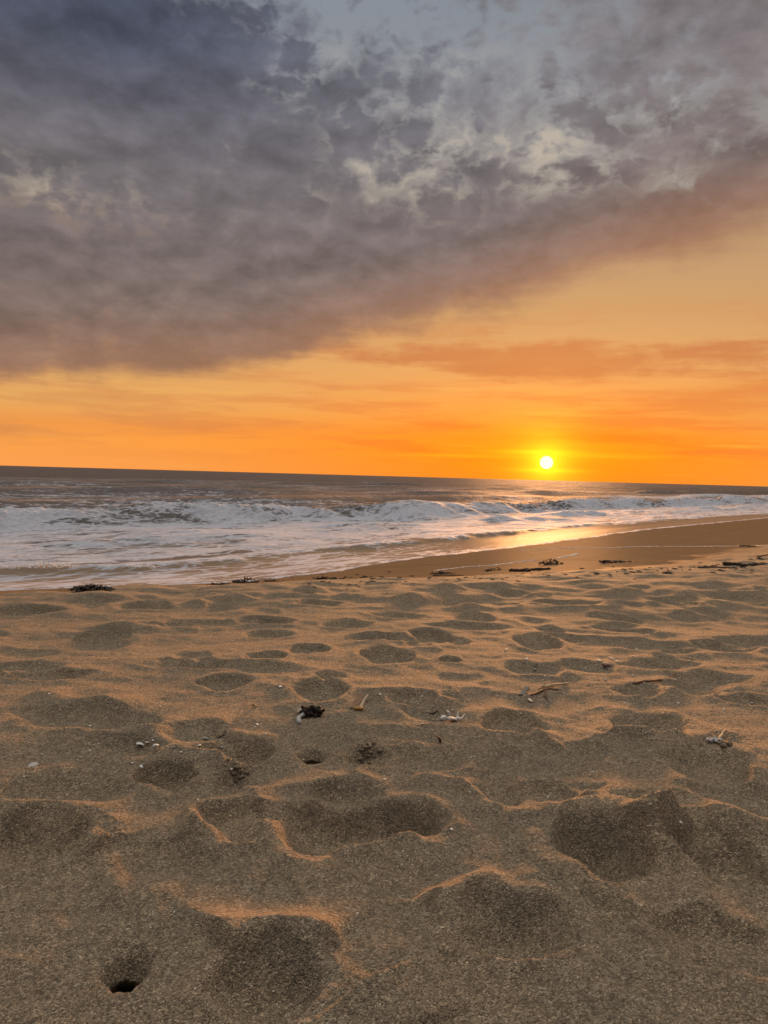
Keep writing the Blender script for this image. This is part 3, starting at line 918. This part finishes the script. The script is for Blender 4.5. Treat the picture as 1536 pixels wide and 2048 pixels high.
def splinter(name, label, cat, p0, p1, wid, mat, lean=.4, thick=.35, group=None):
    """split piece of wood from foot pixel p0 to tip pixel p1; lean = how much of its picture height is real height"""
    B = Vector(at(*p0)); k = mpp(B); D = math.hypot(B.x, B.y)
    dx, dy = (p1[0] - p0[0]) * k, (p0[1] - p1[1]) * k
    T = Vector((dx, (1 - lean) * dy * D / CAM_H, lean * dy * 1.02))
    L = T.length; t = T.normalized()
    s = t.cross(Vector((0, 0, 1))).normalized(); u = s.cross(t)
    w = wid * k
    b = MB(); nu, nv = 10, 6
    jag = [[rg.uniform(-.06, .06) for _ in range(nv + 1)] for _ in range(2)]
    taper = rg.uniform(.55, .85)
    off = rg.uniform(0, 30)

    def fn(a, c):
        j = int(round(c * nv))
        aa = a + (jag[0][j] if a == 0 else 0) + (jag[1][j] * 1.6 if a == 1 else 0)
        ww = w * (1 - (1 - taper) * a) * (1 + .12 * math.sin(a * 5 + off))
        return t * (L * aa - .004) + s * ((c - .5) * ww) + u * (w * .12 * math.sin(c * math.pi + off * .2) + .05 * w * math.sin(a * 9 + c * 7 + off) + w * .1)
    b.sheet(fn, nu, nv, w * thick)
    return tag(b.build(name, mat, B, smooth=False), label, cat, group)


def half_shell(name, label, px, py, size, mat, rot=0., tilt=0., cup=.45, group=None, aspect=1., ribs=9):
    """one valve of a clam-like shell, hinge and ribbed fan"""
    B = Vector(at(px, py)); k = mpp(B); r = size * k / 2
    RMx = Matrix.Rotation(rot, 3, 'Z') @ Matrix.Rotation(tilt, 3, 'X')
    b = MB()

    def fn(a, c):
        th = (c - .5) * 2.6
        rad = a * (1 - .10 * math.cos(th * 2)) * (1 + .035 * math.cos(c * ribs * 2 * math.pi) * a)
        x = math.sin(th) * rad * r; y = (math.cos(th) * rad * 1.35 - .65) * r * aspect
        z = cup * r * (math.sin(math.pi * min(1, a * .62 + .12)) * math.cos(th * .55)) * 1.0 - cup * r * .25
        return RMx @ Vector((x, y, z))
    b.sheet(fn, 8, 16, r * .07)
    zmin = min(v[2] for v in b.v)
    return tag(b.build(name, mat, B + Vector((0, 0, -zmin - r * .12))), label, 'shell', group)


def fragment(name, label, px, py, size, mat, rot=0., tilt=.3, curl=1., group=None, cat='shell', elong=1.5):
    """broken curved piece of shell"""
    B = Vector(at(px, py)); k = mpp(B); r = size * k / 2
    RMx = Matrix.Rotation(rot, 3, 'Z') @ Matrix.Rotation(tilt, 3, 'Y')
    b = MB(); nu, nv = 7, 4
    j1 = [rg.uniform(-.16, .16) for _ in range(nu + 1)]; j2 = [rg.uniform(-.16, .16) for _ in range(nu + 1)]

    def fn(a, c):
        i = int(round(a * nu))
        x = (a - .5) * 2 * r
        prof = .55 + .45 * math.sin(math.pi * min(1, max(0, a * .9 + .08)))
        y = (c - .5) * 2 * r / elong * prof + (j1[i] * r if c == 0 else 0) + (j2[i] * r if c == 1 else 0)
        z = curl * r * .35 * (1 - (2 * a - 1) ** 2) + curl * r * .2 * (1 - (2 * c - 1) ** 2)
        return RMx @ Vector((x, y, z))
    b.sheet(fn, nu, nv, r * .12)
    zmin = min(v[2] for v in b.v)
    return tag(b.build(name, mat, B + Vector((0, 0, -zmin - r * .10))), label, cat, group)


def spindle(name, label, px, py, length, mat, rot=0., group=None):
    """pointed sea snail shell with whorls, lying on its side"""
    B = Vector(at(px, py)); k = mpp(B); L = length * k
    b = MB(); pts = []; rads = []
    for i in range(25):
        a = i / 24
        rr = .20 * L * (math.sin(math.pi * min(1, a * .75 + .0)) ** .8) * (1 + .10 * math.sin(a * 38)) if a < .98 else .004 * L
        pts.append(Vector(((.5 - a) * L, 0, 0))); rads.append(max(rr, .006 * L))
    b.tube(pts, rads, 12, .03, 4)
    RMx = Matrix.Rotation(rot, 3, 'Z') @ Matrix.Rotation(.12, 3, 'Y')
    b.v = [tuple(RMx @ Vector(v)) for v in b.v]
    return tag(b.build(name, mat, B + Vector((0, 0, .13 * L))), label, 'shell', group)


def round_shell(name, label, px, py, size, mat, group=None):
    B = Vector(at(px, py)); k = mpp(B); r = size * k / 2
    bm = bmesh.new(); bmesh.ops.create_uvsphere(bm, u_segments=24, v_segments=16, radius=1)
    V = []
    for v in bm.verts:
        th = math.atan2(v.co.y, v.co.x); ph = math.acos(max(-1, min(1, v.co.z)))
        kk = 1 - .10 * max(0, math.sin(ph * 5 + th)) - (.35 if abs(th + 1.2) < .45 and .9 < ph < 2.2 else 0)
        V.append((v.co.x * r * kk, v.co.y * r * kk, v.co.z * r * .82 * kk + r * .62))
    Fc = [tuple(q.index for q in f.verts) for f in bm.faces]; bm.free()
    return tag(obj(name, V, Fc, mat, B), label, 'shell', group)


def weed_pile(name, label, px, py, wpx, hpx, mat, n_blade=60, depth=.6, seed=1, cat='seaweed', spikes=6, core=True):
    """heap of tangled blades and stems; wpx, hpx its size in the picture"""
    B = Vector(at(px, py)); k = mpp(B); w, h = wpx * k / 2, hpx * k; r_ = random.Random(seed)
    b = MB()
    if core:
        for i in range(9):
            x = r_.uniform(-.75, .75); y = r_.uniform(-.5, .5)
            q = (1 - x * x) * (.55 + .45 * r_.random())
            b.lump((x * w * .8, y * w * depth * .8, 0), h * .42 * q + .002, seed + i, (1.7, 1.2, .9), .7, 2)
    for i in range(n_blade):
        x = r_.uniform(-.85, .85); y = max(-.8, min(.8, r_.gauss(0, .35)))
        z0 = h * (1 - x * x) * max(0, 1 - y * y) * r_.uniform(.2, .85)
        a = r_.uniform(0, math.pi * 2); L = w * r_.uniform(.12, .36); wd = L * r_.uniform(.10, .30)
        up = r_.uniform(-.14, .16); cu = r_.uniform(-1, 1); ph = r_.uniform(0, 6)
        c = Vector((x * w, y * w * depth, z0))

        def fn(u, v):
            t = (u - .5) * L
            ta = a + cu * (u - .5) * 1.4
            cc = c + Vector((math.cos(ta) * t, math.sin(ta) * t * .8, up * t + .12 * L * math.sin(u * 7 + ph)))
            s_ = (v - .5) * wd * (.35 + math.sin(math.pi * u))
            return cc + Vector((-math.sin(ta) * s_, math.cos(ta) * s_, s_ * math.sin(u * 5 + ph)))
        b.sheet(fn, 7, 2, wd * .12)
    for i in range(spikes):
        x = r_.uniform(-.6, .6); a = r_.uniform(-.8, .8); L = h * r_.uniform(.5, 1.0)
        c = Vector((x * w, r_.uniform(-.2, .2) * w, h * .5 * (1 - x * x)))
        pts = [c + Vector((math.sin(a) * L * t + .1 * L * math.sin(t * 5 + i), 0, math.cos(a) * L * t * .8)) for t in (0, .35, .7, 1)]
        b.tube(pts, [h * .09, h * .07, h * .06, h * .03], 6, .2, seed + i)
    return tag(b.build(name, mat, B + Vector((0, 0, -h * .04))), label, cat)


def build_things():
    # the dark clump and pale crab leg, centre left
    B = Vector(at(623, 1431)); k = mpp(B); b = MB(); r_ = random.Random(8)
    for i in range(70):
        lx = -6 if i % 2 else 8
        b.lump(((lx + r_.gauss(0, 5)) * k, r_.gauss(0, 6) * k, max(0, r_.gauss(9 if i % 2 else 6, 5)) * k), r_.uniform(1.5, 4.2) * k, i, (r_.uniform(.7, 1.4), 1, r_.uniform(.7, 1.5)), .9, 2)
    tag(b.build('seaweed_clump', 'black_weed', B), 'small black clump of dried seaweed on bare sand, left of two wood splinters', 'seaweed')
    B = Vector(at(598, 1446)); k = mpp(B); D = math.hypot(B.x, B.y)
    root = bpy.data.objects.new('crab_limb', None); root.location = B; link(root)
    tag(root, 'pale jointed crab leg bent beside the small black seaweed clump', 'crab leg')
    g = lambda px, py, z: Vector(((px - 598) * k, (1446 - py) * k * D / CAM_H * .8, z * k))
    for pts, rad in (([g(599, 1449, 3), g(597, 1444, 4), g(594, 1438, 5)], (5.0, 4.5, 4)), ([g(594, 1438, 5), g(602, 1434, 7), g(610, 1429, 8)], (4, 4.5, 3.5)), ([g(610, 1429, 8), g(603, 1424, 8), g(588, 1425, 5)], (3.5, 6, 4))):
        b = MB(); P = [pts[0].lerp(pts[1], .0), pts[0].lerp(pts[1], .6), pts[1], pts[1].lerp(pts[2], .5), pts[2]]
        b.tube(P, [rad[0] * k * .7, rad[0] * k, rad[1] * k, rad[1] * k * 1.1, rad[2] * k * .8], 8, .1, 5)
        b.build('leg_segment', 'cream_shell' if rad[1] == 6 else 'grey_shell', (0, 0, 0), root)
    splinter('wood_splinter', 'broad brown split of driftwood leaning on the sand, left of a paler one', 'driftwood', (708, 1417), (720, 1383), 12, 'split_wood', .45, .5)
    splinter('wood_splinter', 'narrow pale splinter of driftwood lying against a broader brown one', 'driftwood', (719, 1416), (733, 1388), 9, 'pale_wood', .4, .5)
    b = MB(); B = Vector(at(716, 1418)); k = mpp(B)
    for i in range(5):
        b.lump((rg.uniform(-6, 6) * k, rg.uniform(-4, 4) * k, 2 * k), 4.5 * k, i, (1.2, 1, .8), .4)
    tag(b.build('bark_scrap', 'amber brown bark scrap at the foot of two wood splinters', B) if False else b.build('bark_scrap', 'amber', B), 'amber brown bark scrap at the foot of two wood splinters', 'bark')
    # white shells right of centre
    round_shell('sea_snail_shell', 'round white snail shell left of thin curved white fragments', 887, 1440, 13, 'white_shell')
    fragment('shell_fragment', 'thin upright white shell sliver touching a round white shell', 894, 1437, 16, 'white_shell', .4, 1.2, 1.4, elong=2.6)
    fragment('shell_fragment', 'flat grey white shell piece between a round shell and a forked claw', 904, 1441, 20, 'grey_shell', .1, .2, .8)
    root = bpy.data.objects.new('crab_claw', None); B = Vector(at(916, 1441)); root.location = B; link(root); k = mpp(B)
    tag(root, 'white forked crab claw with one long curved finger, lying on sand', 'crab claw')
    for nm, P, rd in (('claw_palm', [(-8, 0, 2), (-3, 1, 4), (2, 2, 5)], (2, 3.2, 2.6)), ('claw_finger', [(-1, 2, 4), (-1, 4, 11), (1, 5, 16)], (2.4, 1.6, .6)), ('claw_finger', [(1, 0, 3), (8, -2, 6), (13, 2, 13)], (2.4, 1.8, .6))):
        b = MB(); V = [Vector(p) * k for p in P]
        pts = [V[0], V[0].lerp(V[1], .5), V[1], V[1].lerp(V[2], .5), V[2]]
        b.tube(pts, [rd[0] * k * .8, rd[0] * k, rd[1] * k, (rd[1] + rd[2]) / 2 * k, rd[2] * k], 8, .08, 9)
        b.build(nm, 'white_shell', (0, 0, 0), root)
    stick('twig', 'small dark forked twig left of the round white shell', 'twig', [(858, 1428), (868, 1427), (876, 1421)], 1.8, 'dark_wood')
    fragment('bark_flake', 'small reddish brown bark flake standing on a sand ridge', 875, 1486, 17, 'brown_wood', .5, .9, 1.2, cat='bark')
    # driftwood group right of centre
    splinter('wood_splinter', 'grey flat wood chip at the left end of a scatter of sticks', 'driftwood', (1043, 1390), (1062, 1373), 11, 'grey_wood', .35, .5)
    stick('driftwood_stick', 'pale straight stick, topmost of a scatter of driftwood', 'driftwood', [(1086, 1377), (1110, 1373), (1138, 1369)], 3.0, 'pale_wood', rise=(2, 2, 1), tip=.8, bend=.25)
    stick('driftwood_stick', 'dark brown stick under the pale straight one', 'driftwood', [(1062, 1392), (1085, 1382), (1098, 1378), (1118, 1381)], 3.0, 'brown_wood', tip=.5)
    splinter('wood_splinter', 'short upright brown chip in front of crossed driftwood sticks', 'driftwood', (1098, 1402), (1095, 1382), 8, 'brown_wood', .6, .6)
    splinter('wood_splinter', 'stubby grey brown chip beside the upright brown chip', 'driftwood', (1101, 1404), (1101, 1393), 6, 'grey_wood', .6, .7)
    stick('straw', 'thin curled pale straw trailing right from the driftwood scatter', 'straw', [(1104, 1387), (1122, 1384), (1138, 1390)], 1.0, 'pale_wood')
    stick('twig', 'thin dark twig poking up behind the pale straight stick', 'twig', [(1128, 1371), (1123, 1362)], 1.3, 'dark_wood', rise=(0, 6))
    stick('twig', 'short brown twig at the left end of the pale stick', 'twig', [(1078, 1380), (1093, 1369)], 1.6, 'brown_wood', rise=(0, 4))
    half_shell('clam_shell', 'cream oval shell in front of the driftwood scatter', 1060, 1402, 17, 'cream_shell', 1.4, .3, .5)
    stick('driftwood_stick', 'lone brown stick lying on sand, right of the driftwood scatter', 'driftwood', [(1266, 1368), (1290, 1364), (1325, 1361)], 3.2, 'brown_wood', tip=.7, bend=.4)
    splinter('wood_splinter', 'small brown chip beyond the lone brown stick', 'driftwood', (1342, 1354), (1358, 1347), 6, 'brown_wood', .4, .6)
    half_shell('clam_shell', 'cream shell lying flat, left of a slightly larger pale one', 1198, 1321, 14, 'cream_shell', 1.2, .2, .4)
    half_shell('clam_shell', 'pale ribbed shell tilted on sand above the brown spindle shell', 1222, 1319, 17, 'white_shell', 1.8, .4, .5)
    spindle('spindle_shell', 'brown pointed spindle shell lying below two pale shells', 1215, 1333, 24, 'brown_shell', .35)
    # barnacles on the right
    B = Vector(at(1428, 1483)); k = mpp(B); b = MB()
    for i in range(40):
        b.lump((rg.uniform(-12, 12) * k, rg.uniform(-7, 7) * k, rg.uniform(1, 5) * k), rg.uniform(1.6, 3.0) * k, i + 40, (1, 1, 1), .7)
    tag(b.build('barnacle_cluster', 'grey_shell', B), 'lumpy white barnacle cluster half sunk at the end of a sand ridge', 'barnacles')
    stick('twig', 'short pale twig standing up behind the white barnacle cluster', 'twig', [(1438, 1481), (1450, 1469)], 2.2, 'pale_wood', rise=(2, 9))
    B = Vector(at(1452, 1490)); b = MB()
    for i in range(7):
        b.lump((rg.uniform(-10, 10) * k, rg.uniform(-8, 8) * k, rg.uniform(0, 4) * k), rg.uniform(4, 6) * k, i + 80, (1.2, 1, .8), .5)
    tag(b.build('sand_clod', 'clod', B), 'crumbly sand clod right of the white barnacle cluster', 'clod')
    stick('straw', 'thin bleached straw lying along the sand ridge, left of the barnacles', 'straw', [(1300, 1478), (1325, 1480), (1352, 1481)], 1.2, 'pale_wood')
    # left side
    half_shell('clam_shell', 'flat pale broken shell, largest on the left side of the sand', 66, 1531, 19, 'grey_shell', .9, .3, .35)
    stick('straw', 'fine pale straw curling round the flat broken shell', 'straw', [(50, 1546), (66, 1546), (74, 1534), (73, 1526)], .9, 'pale_wood')
    fragment('shell_fragment', 'larger white shell piece in the hollow, left of a curled one', 280, 1493, 15, 'white_shell', .5, .4, 1)
    fragment('shell_fragment', 'small white shell piece just right of a larger one in the hollow', 294, 1489, 9, 'white_shell', 1.2, .6, 1)
    fragment('shell_fragment', 'curled white shell piece, nearest of three in the left hollow', 311, 1501, 16, 'white_shell', 2.0, .7, 1.5)
    stick('twig', 'black curved twig standing in the left hollow', 'twig', [(438, 1476), (446, 1473), (452, 1466)], 1.7, 'dark_wood', rise=(0, 2, 5))
    stick('twig', 'hair thin dark twig left of the black curved twig', 'twig', [(437, 1477), (430, 1472), (427, 1463)], .8, 'dark_wood', rise=(0, 3, 6))
    fragment('shell_fragment', 'grey white shell piece below the thin dark twigs', 411, 1479, 9, 'grey_shell', .3, .4, 1)
    fragment('bark_flake', 'tiny dark green brown weed flake on open sand', 508, 1414, 10, 'kelp', .5, .4, 1.2, cat='seaweed')
    # clods thrown up round the footprints
    for (px, py, s, lab) in ((470, 1540, 16, 'crumbled sand clods heaped beside a footprint, left of the small burrow'), (735, 1512, 14, 'dark crumbled sand clods right of the small burrow')):
        B = Vector(at(px, py)); k = mpp(B); b = MB()
        for i in range(14):
            x, y = rg.gauss(0, 8) * k, rg.gauss(0, 8) * k
            zz = float(height(np.array([B.x + x]), np.array([B.y + y]))[0]) - B.z
            b.lump((x, y, zz + 2 * k), rg.uniform(2, 5) * k, i + int(px), (1.2, 1, .75), .5)
        tag(b.build('sand_clods', 'clod', B), lab, 'clods')
    # wrack line along the crest
    weed_pile('kelp_heap', 'low dark heap of kelp at the water side, leftmost of the wrack', 187, 1181, 94, 13, 'kelp', 150, .35, 12, 'seaweed', 1)
    weed_pile('kelp_heap', 'ragged dark kelp heap with an upright knob, left of centre on the crest', 492, 1166, 60, 13, 'kelp', 80, .35, 13, 'seaweed', 5)
    weed_pile('kelp_strand', 'thin flat string of dark kelp left of the ragged heap with a knob', 440, 1170, 62, 5, 'kelp', 45, .3, 14, 'seaweed', 2)
    weed_pile('kelp_strand', 'flat string of dark kelp right of the ragged heap with a knob', 550, 1163, 50, 4, 'kelp', 35, .3, 15, 'seaweed', 1)
    weed_pile('kelp_heap', 'rounded dark kelp mound on the wet sand below the sun', 1102, 1129, 52, 13, 'kelp', 80, .4, 16, 'seaweed', 2)
    weed_pile('kelp_strand', 'small flat dark weed patch left of the two dark logs', 985, 1141, 50, 5, 'kelp', 35, .3, 17, 'seaweed', 1)
    weed_pile('kelp_strand', 'flat dark weed patch under the swash tip, centre of the crest', 655, 1158, 70, 5, 'kelp', 40, .3, 18, 'seaweed', 2)
    weed_pile('kelp_strand', 'flat dark weed patch right of centre on the crest', 885, 1148, 60, 6, 'kelp', 40, .3, 19, 'seaweed', 2)
    weed_pile('kelp_heap', 'small dark kelp knot on sand, left of the long thin stick', 1336, 1146, 24, 9, 'kelp', 30, .5, 20, 'seaweed', 1)
    weed_pile('kelp_strand', 'flat dark weed spread beyond the crest, right of the kelp mound', 1240, 1125, 90, 4, 'kelp', 40, .3, 22, 'seaweed', 0)
    stick('driftwood_log', 'dark short log, left of two end to end below the sun', 'driftwood', [(1020, 1143), (1062, 1143)], 3.6, 'dark_wood', tip=.8, lift=.7)
    stick('driftwood_log', 'dark short log, right of two end to end below the sun', 'driftwood', [(1060, 1141), (1100, 1139)], 3.0, 'dark_wood', tip=.8, lift=.7)
    stick('driftwood_stick', 'long thin dark stick near the right edge, in front of the thick log', 'driftwood', [(1396, 1136), (1435, 1136), (1474, 1137)], 2.0, 'dark_wood', lift=.8)
    stick('driftwood_log', 'thick dark log on the crest at the right edge', 'driftwood', [(1446, 1131), (1482, 1131)], 4.2, 'dark_wood', lift=.8, tip=.8)
    stick('driftwood_stick', 'dark stick lying just right of the thick log', 'driftwood', [(1480, 1133), (1518, 1131)], 3.0, 'dark_wood', lift=.8)
    stick('driftwood_stick', 'thin dark stick lying far out on the smooth wet sand', 'driftwood', [(1478, 1093), (1512, 1094)], 1.6, 'dark_wood', lift=.9)
    stick('twig', 'crooked dark twig at the right edge beyond the thick log', 'twig', [(1507, 1113), (1518, 1115), (1540, 1112)], 1.6, 'dark_wood', lift=1, rise=(3, 0, 1))
    stick('driftwood_stick', 'brown stick on the crest, left of the two dark logs', 'driftwood', [(866, 1152), (895, 1151), (926, 1152)], 2.0, 'brown_wood', lift=.8)

    # scraps too many to tell apart
    twig0 = None
    spots = []
    for i in range(120):
        px = rg.uniform(560, 1560); py = 1166 - (px - 560) * .035 + rg.gauss(0, 7)
        spots.append((px, py, rg.uniform(5, 13), 0))
    hs = march([q[0] for q in spots], [q[1] for q in spots], height, 900)
    for q, P in zip(spots, hs):
        if not (3 < P[1] < 16):
            continue
        s_ = q[2] * mpp(P)
        if twig0 is None:
            b = MB(); b.tube([(-.5, 0, .06), (-.2, .03, .1), (.15, -.02, .09), (.5, .05, .06)], [.07, .09, .08, .04], 7, .2, 3)
            o = twig0 = tag(b.build('twig_scrap', 'dark_wood'), 'short dark twig scrap in the wrack line along the sand crest', 'twig', 'twig scraps along the wrack line')
        else:
            o = twig0.copy(); COL.objects.link(o)
        o.location = P; o.scale = (s_, s_, s_); o.rotation_euler = (0, rg.uniform(-.15, .15), rg.uniform(-.7, .7) + (math.pi if rg.random() < .5 else 0))
    protos = []
    spots = []
    for i in range(55):
        spots.append((rg.gauss(1290, 150), rg.gauss(1365, 45)))
    for i in range(30):
        spots.append((rg.gauss(870, 80), rg.gauss(1420, 45)))
    for i in range(45):
        spots.append((rg.uniform(0, 700), rg.uniform(1370, 1580)))
    for i in range(24):
        spots.append((rg.uniform(30, 1520), 1450 + 560 * rg.random() ** 1.3))
    spots += [(301, 1856), (527, 1832), (390, 1978), (348, 1825), (650, 1806), (997, 1910), (903, 1660), (1096, 1595), (806, 1703), (895, 1740), (1102, 1772), (943, 1798), (1513, 1858), (45, 1735), (700, 1440), (1185, 1545), (960, 1475)]
    spots = [q for q in spots if 4 < q[0] < 1532 and 1240 < q[1] < 2040]
    hs = march([q[0] for q in spots], [q[1] for q in spots], height, 900)
    for i, (q, P) in enumerate(zip(spots, hs)):
        if len(protos) < 5:
            b = MB(); sd = random.Random(i + 5)
            jj = [[sd.uniform(-.22, .22) for _ in range(5)] for _ in range(4)]
            b.sheet(lambda u, v: ((u - .5) * (1.0 + jj[0][int(v * 4)]), (v - .5) * (.7 + jj[1][int(u * 4)]), .18 * (1 - (2 * u - 1) ** 2) + .1 * (1 - (2 * v - 1) ** 2)), 4, 4, .1)
            o = tag(b.build('shell_chip', ('white_shell', 'cream_shell', 'grey_shell', 'white_shell', 'cream_shell')[len(protos)]), 'tiny pale shell chip lying loose among the sand grains', 'shell chip', 'tiny shell chips scattered over the sand')
            protos.append(o)
        else:
            o = protos[rg.randint(0, 4)].copy(); COL.objects.link(o)
        s_ = rg.choice((2.4, 2.8, 3.2, 3.6, 4.5, 6)) * mpp(P)
        o.location = (P[0], P[1], P[2] + .12 * s_); o.scale = (s_, s_, s_)
        o.rotation_euler = (rg.uniform(-.5, .5), rg.uniform(-.5, .5), rg.uniform(0, 6.28))

    # froth left behind by the last waves on the wet sand
    for pts, wd in (([(870, 1141), (930, 1134), (985, 1131), (1045, 1123), (1075, 1120)], 3.0), ([(1110, 1117), (1135, 1113), (1154, 1108)], 3.0), ([(1040, 1101), (1100, 1098), (1200, 1096), (1300, 1093), (1420, 1093), (1560, 1091), (1700, 1090)], 2.6)):
        P = [Vector(q) for q in march([p[0] for p in pts], [p[1] for p in pts], height, 900)]
        b = MB()
        n = len(pts) * 60
        for i in range(n):
            f = i / (n - 1) * (len(P) - 1); j = min(int(f), len(P) - 2)
            c = P[j].lerp(P[j + 1], f - j); k = mpp(c)
            wv = .12 * float(pn(f * 5.3, .7, 77)); y = c.y + wv + rg.gauss(0, .02); x = c.x + rg.gauss(0, .02)
            z = float(height(np.array([x]), np.array([y]))[0])
            gap = (P[j + 1] - P[j]).length / 60
            am = max(.25, .8 + 1.1 * float(pn(f * 2.7, .3 + len(pts), 73)))
            b.lump((x, y, z), 1.0, i, (gap * 1.6, gap * .9 + .01, .004 + .28 * wd * k * am * rg.uniform(.7, 1)), .3, 1)
        tag(b.build('foam_line', 'froth'), kind='stuff')


def build_splash():
    """water thrown up where the little shore break slaps, far left"""
    for px, py, w, h, n in ((105, 1124, 46, 24, 320), (275, 1124, 40, 9, 140), (55, 1126, 40, 8, 120)):
        d = ray(px, py); k0 = (SEA + .16 - CAM_H) / d[2]
        c = Vector((d[0] * k0, d[1] * k0, SEA + .08)); k = mpp(c)
        b = MB()
        for i in range(n):
            a = rg.gauss(0, .5); hh = abs(rg.gauss(0, .45)) * h * k * max(.15, 1 - a * a)
            r = rg.uniform(.002, .007) * (2.2 if hh < .25 * h * k else .7)
            b.lump((a * w * k + rg.gauss(0, .02), rg.gauss(0, .08), hh), r, i, (1.2, 1, 1), .4, 1)
        o = b.build('splash', 'spray', c)
        tag(o, kind='stuff')


if not SKY_ONLY:
    build_things()
    build_splash()
